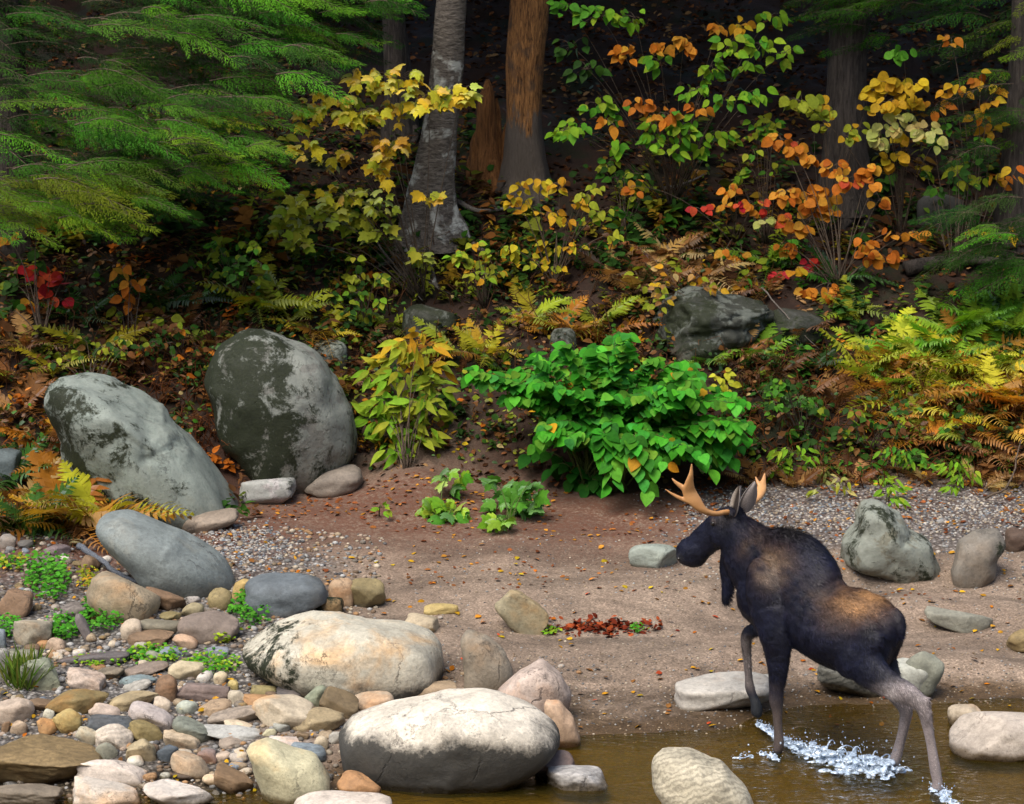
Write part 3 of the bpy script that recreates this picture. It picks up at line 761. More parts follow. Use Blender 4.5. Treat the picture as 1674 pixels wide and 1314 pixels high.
# ------------------------------------------------------------------ the moose (local frame: +X forward, +Y its left, +Z up, origin on the water at its front feet)
MOOSE_A = R(40)
MOOSE_O = Vector((2.2346, 0.2473, 0.0))
def smooth_path(st, n):
    """Catmull-Rom through stations (any number of columns)"""
    st = np.array(st, float)
    P = np.vstack([2 * st[0] - st[1], st, 2 * st[-1] - st[-2]])
    out = []
    m = len(st) - 1
    for k in range(m):
        for i in range(n):
            t = i / n
            p0, p1, p2, p3 = P[k], P[k + 1], P[k + 2], P[k + 3]
            out.append(0.5 * (2 * p1 + (p2 - p0) * t + (2 * p0 - 5 * p1 + 4 * p2 - p3) * t * t + (3 * p1 - p0 - 3 * p2 + p3) * t ** 3))
    out.append(st[-1])
    return np.array(out)

def loft(mb, st, n=6, seg=20, expo=2.0, side=(0, 1, 0)):
    """stations: x, y, z, half-height (across the path in the upright plane), half-width (along `side`)"""
    S = smooth_path(st, n)
    S[:, 3:5] = np.maximum(S[:, 3:5], 0.006)
    side = np.array(side, float)
    V, Fc = [], []
    m = len(S)
    for i in range(m):
        t = S[min(i + 1, m - 1), :3] - S[max(i - 1, 0), :3]
        t /= np.linalg.norm(t)
        sd = side - t * (side @ t); sd /= np.linalg.norm(sd)
        u = np.cross(t, sd)
        for k in range(seg):
            a = 2 * math.pi * k / seg
            ca, sa = math.cos(a), math.sin(a)
            ca, sa = math.copysign(abs(ca) ** (2 / expo), ca), math.copysign(abs(sa) ** (2 / expo), sa)
            V.append(S[i, :3] + sd * ca * S[i, 4] + u * sa * S[i, 3])
    for i in range(m - 1):
        for k in range(seg):
            k2 = (k + 1) % seg
            Fc.append((i * seg + k, i * seg + k2, (i + 1) * seg + k2, (i + 1) * seg + k))
    V.append(S[0, :3]); V.append(S[-1, :3])
    e0, e1 = len(V) - 2, len(V) - 1
    for k in range(seg):
        Fc.append(((k + 1) % seg, k, e0)); Fc.append(((m - 1) * seg + k, (m - 1) * seg + (k + 1) % seg, e1))
    mb.add(V, Fc)

def ball(mb, c, r, rot=0.0):
    v, f = ico(3)
    p = v * np.array(r)
    cr, sr = math.cos(rot), math.sin(rot)
    p = np.stack([p[:, 0] * cr - p[:, 2] * sr, p[:, 1], p[:, 0] * sr + p[:, 2] * cr], 1)
    mb.add(p + np.array(c), f)

def fuse(mb, voxel, smooth_it, fac=0.5):
    """one continuous skin over overlapping volumes"""
    v, f, _ = mb.arrays()
    me = bpy.data.meshes.new('tmp'); me.from_pydata(v.tolist(), [], f)
    bm = bmesh.new(); bm.from_mesh(me); bmesh.ops.recalc_face_normals(bm, faces=bm.faces[:]); bm.to_mesh(me); bm.free()
    o = bpy.data.objects.new('tmp', me); COL.objects.link(o)
    r = o.modifiers.new('r', 'REMESH'); r.mode = 'VOXEL'; r.voxel_size = voxel
    s = o.modifiers.new('s', 'SMOOTH'); s.iterations = smooth_it; s.factor = fac
    dg = bpy.context.evaluated_depsgraph_get()
    ev = o.evaluated_get(dg)
    m2 = bpy.data.meshes.new_from_object(ev)
    V = np.empty(len(m2.vertices) * 3, np.float32); m2.vertices.foreach_get('co', V)
    N = np.empty(len(m2.vertices) * 3, np.float32); m2.vertices.foreach_get('normal', N)
    Fc = [tuple(p.vertices) for p in m2.polygons]
    bpy.data.objects.remove(o); bpy.data.meshes.remove(m2); bpy.data.meshes.remove(me)
    return V.reshape(-1, 3).astype(float), N.reshape(-1, 3).astype(float), Fc

def sec(x, top, bot, hw):
    return (x, 0, (top + bot) / 2, (top - bot) / 2, hw)

def moose_body():
    b = MB()
    loft(b, [sec(0.48, 1.34, 1.02, .12), sec(0.40, 1.46, 0.93, .18), sec(0.28, 1.62, 0.87, .21), sec(0.15, 1.77, 0.86, .22), sec(0.03, 1.80, 0.85, .225), sec(-0.08, 1.69, 0.83, .25),
             sec(-0.19, 1.535, 0.81, .285), sec(-0.34, 1.43, 0.77, .31), sec(-0.52, 1.425, 0.74, .31), sec(-0.68, 1.44, 0.76, .275), sec(-0.80, 1.41, 0.85, .225), sec(-0.90, 1.335, 0.95, .155), sec(-0.96, 1.24, 1.04, .07)], 5, 32, 1.85)
    # neck
    loft(b, [(0.12, 0, 1.38, .38, .22), (0.30, 0, 1.45, .345, .19), (0.45, 0, 1.56, .27, .15), (0.57, 0, 1.66, .205, .125), (0.68, 0, 1.73, .14, .105)], 5, 28)
    # head
    loft(b, [(0.53, 0, 1.81, .085, .08), (0.61, 0, 1.765, .135, .112), (0.70, 0, 1.705, .145, .115), (0.79, 0, 1.635, .128, .09), (0.88, 0, 1.565, .122, .078), (0.965, 0, 1.485, .122, .084), (1.035, 0, 1.425, .120, .088), (1.08, 0, 1.38, .095, .076), (1.105, 0, 1.35, .055, .05), (1.112, 0, 1.34, .02, .02)], 5, 26, 2.2)
    ball(b, (0.955, 0, 1.365), (0.085, 0.052, 0.036), -0.6)          # lower lip and chin
    ball(b, (1.075, 0.058, 1.385), (0.034, 0.024, 0.03)); ball(b, (1.075, -0.058, 1.385), (0.034, 0.024, 0.03))
    for s in (1, -1):
        ball(b, (0.70, s * 0.095, 1.775), (0.055, 0.03, 0.032), -0.6)  # brow
        ball(b, (0.66, s * 0.085, 1.66), (0.11, 0.045, 0.10), -0.6)    # cheek
        ball(b, (0.585, s * 0.075, 1.865), (0.05, 0.05, 0.04))         # antler pedicle
    ball(b, (0.58, 0, 1.85), (0.07, 0.09, 0.05), -0.4)
    # bell under the throat
    loft(b, [(0.60, 0, 1.45, .12, .05), (0.63, 0, 1.34, .095, .042), (0.655, 0, 1.22, .058, .034), (0.67, 0, 1.12, .040, .026), (0.675, 0, 1.055, .018, .014)], 5, 14)
    # shoulders, haunches, belly
    for s in (1, -1):
        ball(b, (0.13, s * 0.215, 1.24), (0.17, 0.085, 0.36), -0.25)
        ball(b, (0.05, s * 0.20, 1.0), (0.13, 0.085, 0.17), 0.2)
        ball(b, (-0.70, s * 0.14, 1.09), (0.22, 0.125, 0.24), 0.3)
        ball(b, (-0.66, s * 0.17, 0.97), (0.19, 0.11, 0.22), 0.0)
        ball(b, (-0.82, s * 0.07, 1.05), (0.12, 0.085, 0.19), 0.0)
    # legs: x, y, z, fore-aft half thickness, side half thickness (paths run downward, so the first radius lies fore-aft)
    loft(b, [(0.08, .215, 1.22, .17, .08), (0.045, .20, 1.0, .15, .09), (0.03, .185, 0.86, .122, .08), (0.03, .17, 0.68, .088, .066), (0.042, .165, 0.52, .064, .052), (0.045, .16, 0.42, .061, .054), (0.034, .16, 0.33, .044, .040), (0.022, .16, 0.19, .038, .033), (0.01, .16, 0.075, .045, .038), (0.02, .16, 0.01, .040, .036), (0.045, .16, -0.06, .05, .043), (0.06, .16, -0.125, .058, .048)], 4, 16)
    loft(b, [(0.14, -.20, 1.18, .16, .08), (0.24, -.185, 1.0, .12, .085), (0.38, -.17, 0.90, .088, .068), (0.49, -.16, 0.845, .066, .056), (0.555, -.16, 0.80, .058, .052), (0.572, -.16, 0.725, .048, .044), (0.560, -.16, 0.60, .036, .034), (0.540, -.16, 0.44, .034, .033), (0.525, -.16, 0.345, .043, .038), (0.495, -.16, 0.285, .038, .036), (0.465, -.16, 0.225, .046, .042), (0.452, -.16, 0.15, .052, .046), (0.455, -.16, 0.115, .03, .03)], 4, 16)
    loft(b, [(-0.70, .16, 1.14, .24, .10), (-0.72, .17, 0.98, .205, .10), (-0.82, .165, 0.86, .160, .09), (-0.96, .15, 0.785, .120, .072), (-1.13, .13, 0.725, .092, .058), (-1.245, .115, 0.675, .068, .05), (-1.285, .11, 0.61, .060, .044), (-1.31, .10, 0.50, .047, .036), (-1.345, .09, 0.34, .041, .034), (-1.385, .085, 0.15, .047, .038), (-1.405, .085, 0.07, .042, .036), (-1.405, .085, 0.0, .05, .042), (-1.40, .085, -0.10, .056, .046)], 4, 16)
    ball(b, (-1.30, .112, 0.685), (0.035, 0.028, 0.05), 0.4)           # point of hock
    loft(b, [(-0.66, -.15, 1.10, .22, .10), (-0.64, -.15, 0.94, .18, .10), (-0.72, -.165, 0.78, .145, .09), (-0.83, -.14, 0.66, .105, .07), (-0.93, -.12, 0.565, .075, .055), (-0.985, -.11, 0.495, .060, .046), (-0.985, -.105, 0.42, .050, .038), (-0.96, -.10, 0.28, .041, .034), (-0.915, -.10, 0.10, .046, .038), (-0.89, -.10, 0.02, .043, .036), (-0.87, -.10, -0.06, .05, .042), (-0.86, -.10, -0.12, .056, .046)], 4, 16)
    ball(b, (-1.01, -.11, 0.525), (0.035, 0.028, 0.05), 0.5)
    # tail
    loft(b, [(-0.90, 0, 1.32, .05, .04), (-0.965, 0, 1.25, .04, .036), (-0.985, 0, 1.16, .03, .03), (-0.985, 0, 1.09, .012, .014)], 4, 10)
    V, N, Fc = fuse(b, 0.0125, 7)
    # hide over muscle and bone: broad unevenness, ribs faintly
    d = 0.010 * fbm(V[:, 0] * 5, V[:, 1] * 5, V[:, 2] * 5, 3)
    ribs = np.exp(-((V[:, 0] + 0.25) / 0.22) ** 2 - ((V[:, 2] - 1.1) / 0.18) ** 2) * 0.004 * np.sin(V[:, 0] * 60 + V[:, 2] * 12)
    legm = sstep(0.55, 0.9, V[:, 2])
    d = d + 0.004 * fbm(V[:, 0] * 16 + V[:, 2] * 10, V[:, 1] * 30, V[:, 2] * 26, 3)
    V = V + N * ((d * legm) + ribs)[:, None]
    return V, N, Fc

def moose_tint(V):
    x, y, z = V.T
    n = fbm(x * 7, y * 7, z * 7, 4)
    n2 = fbm(x * 2.2, y * 2.2, z * 2.2 + 4, 3)
    base = np.tile(np.array([[0.0045, 0.0055, 0.0165]]), (len(V), 1)) * (1 + 0.35 * n)[:, None]
    def lay(c, m):
        m = np.clip(m, 0, 1)[:, None]
        return base * (1 - m) + np.array(c)[None] * m
    g = lambda cx, cz, rx, rz: np.exp(-((x - cx) / rx) ** 2 - ((z - cz) / rz) ** 2)
    base = lay((0.105, 0.060, 0.032), g(0.08, 1.56, .16, .13) * (0.75 + 0.8 * n) * (np.abs(y) > 0.05))
    base = lay((0.17, 0.125, 0.09), g(0.06, 1.50, .11, .10) * (0.5 + 0.9 * n))
    base = lay((0.030, 0.018, 0.014), g(-0.22, 1.36, .26, .12) * (0.65 + 0.9 * n))
    base = lay((0.040, 0.025, 0.018), g(0.34, 1.66, .16, .16) * (0.55 + 0.9 * n))
    base = lay((0.26, 0.135, 0.055), g(-0.66, 1.37, .20, .115) * (0.95 + 0.7 * n + 0.3 * n2))
    base = lay((0.04, 0.024, 0.018), g(-0.55, 1.25, .16, .12) * (0.5 + 0.9 * n))
    base = lay((0.04, 0.034, 0.034), g(0.64, 1.80, .10, .08) * (0.6 + 0.8 * n))       # greyer brow and crown
    base = lay((0.13, 0.10, 0.09), g(0.725, 1.775, .03, .018) * 0.8)
    base = lay((0.012, 0.010, 0.010), g(0.02, 1.80, .22, .07))                         # dark mane on the hump
    # pale legs
    hind = sstep(-0.62, -0.80, x) * (1 - sstep(0.68, 0.84, z + 0.35 * (x + 1.0) + 0.05 * n))
    base = lay((0.26, 0.22, 0.215), hind * (0.95 + 0.25 * n))
    base = lay((0.46, 0.41, 0.40), g(-1.08, 0.72, .14, .10) * (0.5 + 0.6 * n) * sstep(-0.62, -0.80, x))
    front = sstep(-0.3, -0.1, x) * (1 - sstep(0.30, 0.62, z + 0.06 * n)) * (y > 0)
    base = lay((0.085, 0.065, 0.058), front)
    ff = (y < -0.05) * sstep(0.35, 0.42, x) * (1 - sstep(0.74, 0.84, z)) * (z < 0.9)
    base = lay((0.12, 0.10, 0.095), ff * sstep(0.28, 0.4, z))
    hoofs = (1 - sstep(0.0, 0.03, z)) + ff * (1 - sstep(0.27, 0.31, z))
    base = lay((0.016, 0.018, 0.022), hoofs)
    base = lay((0.085, 0.062, 0.05), g(1.05, 1.315, .05, .022))                          # lip
    base = lay((0.05, 0.05, 0.055), g(1.075, 1.40, .035, .03) * 0.6)
    return np.clip(base, 0.004, 1)

def mat_coat(name, sheen=0.0, rough=0.55, bump=0.5):
    t = NT(name)
    a = t.n('Attribute', attribute_name='tint', attribute_type='GEOMETRY').outputs['Color']
    tc = t.n('TexCoord').outputs['Object']
    mp = t.n('Mapping', {'Vector': tc, 'Rotation': (0, R(35), 0), 'Scale': (14, 60, 60)})
    st = t.noise(mp, 3.0, 5, 0.65, 0.6)
    col = t.mix(0.9, a, t.ramp(st, [(0.25, 0.55), (0.5, 1.0), (0.8, 1.6)]), 'MULTIPLY')
    nrm = t.bump(st, bump, 0.012)
    return t.done(t.pbsdf(Base_Color=col, Roughness=rough, Normal=nrm, Specular_IOR_Level=0.28, Sheen_Weight=sheen, Sheen_Roughness=0.4, Sheen_Tint=(0.55, 0.65, 1.0)))
M_COAT = mat_coat('moose_hide')
M_HAIR = mat_coat('moose_hair', 0.0, 0.5, 0.0)

def mat_antler():
    t = NT('antler_bone')
    tc = t.n('TexCoord').outputs['Object']
    n = t.noise(tc, 9, 5, 0.6)
    col = t.mix(n, (0.36, 0.15, 0.045), (0.62, 0.34, 0.14))
    return t.done(t.pbsdf(Base_Color=col, Roughness=0.5, Normal=t.bump(t.noise(tc, 40, 4), 0.35, 0.006)))
M_ANTLER = mat_antler()

def mat_plain(name, col, rough=0.5):
    t = NT(name)
    tc = t.n('TexCoord').outputs['Object']
    c = t.mix(t.noise(tc, 18, 4), tuple(x * 0.75 for x in col), tuple(min(1, x * 1.2) for x in col))
    return t.done(t.pbsdf(Base_Color=c, Roughness=rough))
M_EYE = mat_plain('eye', (0.012, 0.008, 0.006), 0.08)

def make_moose():
    root = thing('moose', MOOSE_O, 'young bull moose with small tan antlers wading out of the stream onto the beach', 'moose')
    root.rotation_euler.z = math.pi - MOOSE_A
    V, N, Fc = moose_body()
    tint = moose_tint(V)
    mesh_obj('body', V, Fc, M_COAT, root, True, tint)
    # hair: short strokes lying back and down along the hide
    rs = np.random.RandomState(3)
    tri = np.array([(f[0], f[1], f[2]) for f in Fc])
    ar = np.linalg.norm(np.cross(V[tri[:, 1]] - V[tri[:, 0]], V[tri[:, 2]] - V[tri[:, 0]]), axis=1)
    zc = V[tri[:, 0], 2]
    ar = ar * np.where(zc > 0.55, 1.0, 0.25)
    k = rs.choice(len(tri), 60000, p=ar / ar.sum())
    w_ = rs.dirichlet((1, 1, 1), len(k))
    P = (V[tri[k]] * w_[:, :, None]).sum(1)
    Nn = N[tri[k, 0]]
    flow = np.stack([-0.75 * np.ones(len(k)), np.zeros(len(k)), -0.65 - 0.3 * (P[:, 2] < 1.1)], 1) + rs.normal(0, 0.28, (len(k), 3))
    flow -= Nn * (flow * Nn).sum(1, keepdims=True)
    flow /= np.linalg.norm(flow, axis=1, keepdims=True) + 1e-6
    L = 0.026 + 0.016 * rs.rand(len(k))
    mane = np.exp(-((P[:, 0] - 0.1) / 0.3) ** 2) * sstep(1.62, 1.76, P[:, 2])
    bell = np.exp(-((P[:, 0] - 0.65) / 0.09) ** 2) * (P[:, 2] < 1.32) * (P[:, 2] > 1.0)
    L = L * (1 + 0.9 * mane + 0.6 * bell) * np.where(P[:, 2] < 0.5, 0.5, 1) * np.where((P[:, 0] > 0.72) & (P[:, 2] > 1.3), 0.5, 1)
    sidev = np.cross(flow, Nn)
    wd = (0.0016 + 0.0010 * rs.rand(len(k)))[:, None]
    tipv = P + flow * L[:, None] + Nn * (L * (0.16 + 0.35 * mane + 0.2 * rs.rand(len(k))))[:, None]
    a, b_, c = P - sidev * wd - Nn * 0.002, P + sidev * wd - Nn * 0.002, tipv
    HV = np.stack([a, b_, c], 1).reshape(-1, 3)
    HF = np.arange(len(HV)).reshape(-1, 3)
    hc = moose_tint(P) * (0.5 + 1.6 * rs.rand(len(k), 1) ** 1.5) * (1 + 0.5 * np.maximum(fbm(P[:, 0] * 9, P[:, 1] * 9, P[:, 2] * 16, 2), -.8))[:, None]
    h = mesh_obj('coat_hair', HV, HF, M_HAIR, root, True, np.repeat(hc, 3, 0))
    h['kind'] = 'stuff'
    # antlers
    def antler(paths):
        m = MB()
        for st in paths:
            loft(m, st, 5, 14, 2.0, side=(0.55, 0.8, 0.1))
        v, n, f = fuse(m, 0.007, 4)
        return mesh_obj('antler', v, f, M_ANTLER, root)
    antler([[(0.585, .07, 1.86, .026, .026), (0.585, .16, 1.875, .022, .022), (0.59, .27, 1.885, .022, .022), (0.625, .37, 1.925, .026, .03), (0.665, .43, 2.0, .024, .052), (0.70, .47, 2.08, .020, .058), (0.69, .49, 2.15, .018, .042), (0.665, .50, 2.24, .015, .020), (0.655, .505, 2.325, .006, .007)],
            [(0.69, .46, 2.05, .020, .035), (0.735, .51, 2.12, .017, .024), (0.775, .55, 2.165, .013, .014), (0.80, .57, 2.20, .006, .006)],
            [(0.655, .42, 1.985, .020, .028), (0.72, .49, 2.015, .017, .019), (0.79, .55, 2.06, .013, .013), (0.845, .60, 2.11, .005, .005)]])
    antler([[(0.585, -.07, 1.86, .026, .026), (0.58, -.16, 1.87, .022, .022), (0.585, -.27, 1.885, .022, .023), (0.61, -.37, 1.915, .024, .034), (0.64, -.44, 1.955, .020, .040), (0.66, -.49, 2.0, .015, .022), (0.675, -.53, 2.055, .006, .007)],
            [(0.63, -.43, 1.94, .018, .026), (0.68, -.44, 1.99, .014, .016), (0.715, -.45, 2.035, .006, .006)]])
    # ears: cupped leaf shapes
    def ear(base, tip, face, width):
        base, tip, face = np.array(base), np.array(tip), np.array(face, float)
        ax = tip - base; L_ = np.linalg.norm(ax); ax /= L_
        face -= ax * (face @ ax); face /= np.linalg.norm(face)
        sd = np.cross(ax, face)
        n1, n2 = 12, 9
        Vv, Ff, Cc = [], [], []
        for lay, off in ((0, 0.0), (1, -0.010)):
            for i in range(n1 + 1):
                t = i / n1
                wdt = width * (math.sin(math.pi * min(1, 0.12 + 0.88 * t) ** 0.8) ** 0.75 + 0.16 * (1 - t))
                for j in range(n2):
                    u = j / (n2 - 1) * 2 - 1
                    cup = 0.55 * width * (u * u) * (1 - 0.4 * t)
                    Vv.append(base + ax * (t * L_) + sd * u * wdt + face * (cup - 0.3 * width + off * (1 - 0.6 * t)))
                    inner = (0.035, 0.027, 0.024) if abs(u) < 0.55 else (0.36, 0.31, 0.26)
                    Cc.append(inner if lay == 0 else (0.27, 0.235, 0.22))
        q = (n1 + 1) * n2
        for i in range(n1):
            for j in range(n2 - 1):
                a_ = i * n2 + j
                Ff.append((a_, a_ + 1, a_ + n2 + 1, a_ + n2)); Ff.append((q + a_, q + a_ + n2, q + a_ + n2 + 1, q + a_ + 1))
        for i in range(n1):
            for j in (0, n2 - 1):
                a_ = i * n2 + j
                Ff.append((a_, a_ + n2, q + a_ + n2, q + a_))
        for j in range(n2 - 1):
            Ff.append((n1 * n2 + j, n1 * n2 + j + 1, q + n1 * n2 + j + 1, q + n1 * n2 + j))
        return mesh_obj('ear', np.array(Vv), Ff, M_HAIR, root, True, np.array(Cc))
    ear((0.55, .08, 1.86), (0.455, .14, 2.11), (0.55, 1.0, 0.1), 0.062)
    ear((0.525, -.05, 1.86), (0.425, -.03, 2.12), (0.9, -0.6, 0.0), 0.06)
    for s in (1, -1):
        m = MB(); ball(m, (0.725, s * 0.112, 1.748), (0.021, 0.016, 0.019))
        m.build('eye', M_EYE, root, True, False)
        m = MB(); ball(m, (1.088, s * 0.076, 1.385), (0.018, 0.010, 0.012), 0.5)
        m.build('nostril', M_EYE, root, True, False)
    return root
MOOSE = make_moose()

# ------------------------------------------------------------------ thrown water
def mat_splash():
    t = NT('white_water')
    pos = t.n('NewGeometry').outputs['Position']
    d = t.n('BsdfDiffuse', {'Color': (0.66, 0.80, 0.98, 1)})
    g = t.n('BsdfGlossy', {'Color': (0.95, 0.98, 1, 1), 'Roughness': 0.06})
    tr = t.n('BsdfTransparent', {'Color': (0.86, 0.92, 1, 1)})
    foam = t.ramp(t.noise(pos, 28, 5, 0.65), [(0.36, 0.15), (0.60, 0.85)])
    a = t.n('MixShader', {0: foam, 1: tr.outputs[0], 2: d.outputs[0]})
    lw = t.n('Fresnel', {'IOR': 1.45})
    return t.done(t.n('MixShader', {0: t.math('ADD', lw.outputs[0], 0.08, clamp=True), 1: a.outputs[0], 2: g.outputs[0]}))
M_SPLASH = mat_splash()
_ca, _sa = math.cos(MOOSE_A), math.sin(MOOSE_A)
def moose_world(f, l, z):
    return np.array([MOOSE_O.x - _ca * f - _sa * l, MOOSE_O.y + _sa * f - _ca * l, z])

def make_splash(name, path, n_blob, n_drop, label, loops=10):
    """thrown water: a lumpy wet sheet with curling crests, and loose drops above it"""
    rs = np.random.RandomState(n_drop)
    P = smooth_path(path, 20)
    m = MB()
    v2, f2 = ico(2)
    for i in range(n_blob):
        q = P[rs.randint(len(P))]; r = q[3]
        c = q[:3] + rs.normal(0, 1, 3) * np.array([r * .75, r * .75, r * .28]); c[2] = max(c[2] - .02, 0.0)
        s = np.array([.032, .032, .012]) * rs.uniform(.5, 1.3) * (.5 + r * 6)
        m.add(v2 * s * np.exp(rs.normal(0, .3, 3)) + c, f2)
    for i in range(loops):
        q = P[int(len(P) * (.35 + .64 * rs.rand()))]; r = q[3]
        c = q[:3] + rs.normal(0, 1, 3) * np.array([r * .7, r * .7, 0]); c[2] = .01
        dv = rs.normal(0, 1, 3) * r * 1.0; dv[2] = r * rs.uniform(2.2, 4.2)
        pts = [c + dv * t + np.array([0, 0, -1.25 * dv[2]]) * t * t for t in np.linspace(0, .75, 9)]
        m.tube(pts, [.011 - .0065 * k / 8 for k in range(9)], 6)
    V, N, Fc = fuse(m, 0.0065, 3)
    dm = MB()
    v1, f1 = ico(2)
    for i in range(n_drop):
        q = P[rs.randint(len(P))]; r = q[3]
        c = q[:3] + rs.normal(0, 1, 3) * np.array([r * 1.3, r * 1.3, r * 1.0]); c[2] = abs(c[2]) + .004
        dm.add(v1 * (0.0025 + 0.006 * rs.rand() ** 3) * np.array([1, 1, rs.uniform(.9, 1.5)]) + c, f1)
    v, f, _ = dm.arrays()
    n = len(V)
    o = mesh_obj(name, np.concatenate([V, v]), Fc + [tuple(i + n for i in q) for q in f], M_SPLASH)
    return tag(o, label, 'splash', None, 'stuff')
def W(f, l, z, r):
    return (*moose_world(f, l, z), r)
make_splash('water_splash', [W(.44, -.16, .08, .010), W(.28, -.12, .05, .018), W(.08, -.08, .03, .03), W(-.2, -.02, .02, .07), W(-.5, .02, .025, .11), W(-.72, .04, .03, .125), W(-.86, .0, .04, .105)], 620, 420, 'blue-white splash trailing through the water behind raised front hoof', 34)
make_splash('water_splash', [W(.22, .52, .005, .02), W(.12, .40, .008, .03), W(.0, .28, .008, .03), W(-.1, .34, .005, .02)], 34, 40, 'small ripple splash around the standing front foot', 6)
make_splash('water_splash', [W(-1.36, .08, .02, .025), W(-1.46, .12, .015, .035), W(-1.55, .20, .008, .025), W(-1.7, .30, .004, .02)], 70, 90, 'small splash at the trailing hind hoof', 8)
# ------------------------------------------------------------------ foliage materials and leaf shapes
def mat_leaf(name, by_object, veins=True):
    t = NT(name)
    if by_object:
        base = t.n('ObjectInfo').outputs['Color']
        vec = t.n('TexCoord').outputs['Object']
        rnd = t.n('ObjectInfo').outputs['Random']
    else:
        base = t.n('Attribute', attribute_name='tint', attribute_type='GEOMETRY').outputs['Color']
        vec = t.n('NewGeometry').outputs['Position']
        rnd = None
    if by_object:
        vec2 = t.n('VectorMath', {0: vec, 1: t.n('CombineXYZ', {0: t.math('MULTIPLY', rnd, 31.0), 1: t.math('MULTIPLY', rnd, 17.0), 2: 0.0})}, operation='ADD').outputs[0]
        n = t.noise(vec2, 3.5, 4, 0.6)
    else:
        n = t.noise(vec, 9, 4, 0.6)
    col = t.mix(0.9, base, t.ramp(n, [(0.3, (0.72, 0.70, 0.7)), (0.55, 1.0), (0.8, (1.3, 1.16, 0.9))]), 'MULTIPLY')
    if by_object and veins:
        y = t.math('ABSOLUTE', t.n('SeparateXYZ', {0: vec}).outputs[1])
        x = t.n('SeparateXYZ', {0: vec}).outputs[0]
        rib = t.ramp(y, [(0.0, 1.0), (0.02, 0.0)])
        sv = t.math('FRACT', t.math('MULTIPLY', t.math('SUBTRACT', x, t.math('MULTIPLY', y, 0.8)), 7.0))
        side = t.ramp(sv, [(0.0, 0.7), (0.12, 0.0), (0.9, 0.0), (1.0, 0.7)])
        v = t.math('MAXIMUM', rib, t.math('MULTIPLY', side, 0.5))
        col = t.mix(t.math('MULTIPLY', v, 0.35), col, t.mix(1.0, col, (0.55, 0.6, 0.5), 'MULTIPLY'))
    d = t.n('BsdfDiffuse', {'Color': col})
    tl = t.n('BsdfTranslucent', {'Color': t.mix(1.0, col, (1.15, 1.1, 0.6), 'MULTIPLY')})
    g = t.n('BsdfGlossy', {'Color': (1, 1, 1, 1), 'Roughness': 0.5})
    a = t.n('MixShader', {0: 0.32, 1: d.outputs[0], 2: tl.outputs[0]})
    fr = t.n('Fresnel', {'IOR': 1.32})
    return t.done(t.n('MixShader', {0: t.math('MULTIPLY', fr.outputs[0], 0.14 if by_object else 0.08), 1: a.outputs[0], 2: g.outputs[0]}))
M_LEAF, M_FOL = mat_leaf('leaf', True), mat_leaf('foliage', False)
M_FROND = mat_leaf('frond', True, False)
def mat_litter():
    t = NT('dead_leaf')
    base = t.n('Attribute', attribute_name='tint', attribute_type='GEOMETRY').outputs['Color']
    n = t.noise(t.n('NewGeometry').outputs['Position'], 25, 4, 0.6)
    col = t.mix(0.9, base, t.ramp(n, [(0.3, 0.6), (0.7, 1.25)]), 'MULTIPLY')
    return t.done(t.n('BsdfDiffuse', {'Color': col}))
M_LITTER = mat_litter()

def mat_bark(name, c1, c2, patch=None, scale=(9, 9, 2.0), patch_amt=(0.56, 0.66), bump=0.9):
    t = NT(name)
    tc = t.n('TexCoord').outputs['Object']
    mp = t.n('Mapping', {'Vector': tc, 'Scale': scale})
    n = t.noise(mp, 3.0, 6, 0.65, 0.6)
    col = t.mix(t.ramp(n, [(0.32, 0.0), (0.68, 1.0)]), c1, c2)
    if patch:
        p = t.ramp(t.noise(tc, 3.0, 5, 0.6, 0.3), [(patch_amt[0], 0.0), (patch_amt[1], 1.0)])
        col = t.mix(p, col, patch)
    return t.done(t.pbsdf(Base_Color=col, Roughness=0.9, Normal=t.bump(n, bump, 0.04), Specular_IOR_Level=0.2))
M_STEM = mat_bark('twig_bark', (0.05, 0.035, 0.025), (0.17, 0.125, 0.09))
M_GREENSTEM = mat_bark('green_stem', (0.05, 0.09, 0.02), (0.10, 0.12, 0.03))
M_DEADWOOD = mat_bark('dead_wood', (0.10, 0.085, 0.07), (0.24, 0.21, 0.18), scale=(20, 20, 20))

def leaf_mesh(name, outline, droop=0.12, fold=0.18, mat=None):
    """outline: half profile [(x, halfwidth)], base at x=0, tip at x=1"""
    V, Fc = [], []
    for x, w_ in outline:
        z = -droop * x * x
        V += [(x, 0, z), (x, w_, z + fold * w_), (x, -w_, z + fold * w_)]
    for i in range(len(outline) - 1):
        a = i * 3; b = a + 3
        Fc += [(a, b, b + 1, a + 1), (a, a + 2, b + 2, b)]
    return leaf_data(name, V, Fc, mat)

def leaf_data(name, V, Fc, mat=None):
    me = bpy.data.meshes.new(name)
    me.from_pydata([tuple(v) for v in V], [], Fc)
    me.polygons.foreach_set('use_smooth', np.ones(len(me.polygons), bool))
    me.materials.append(mat or M_LEAF)
    return me

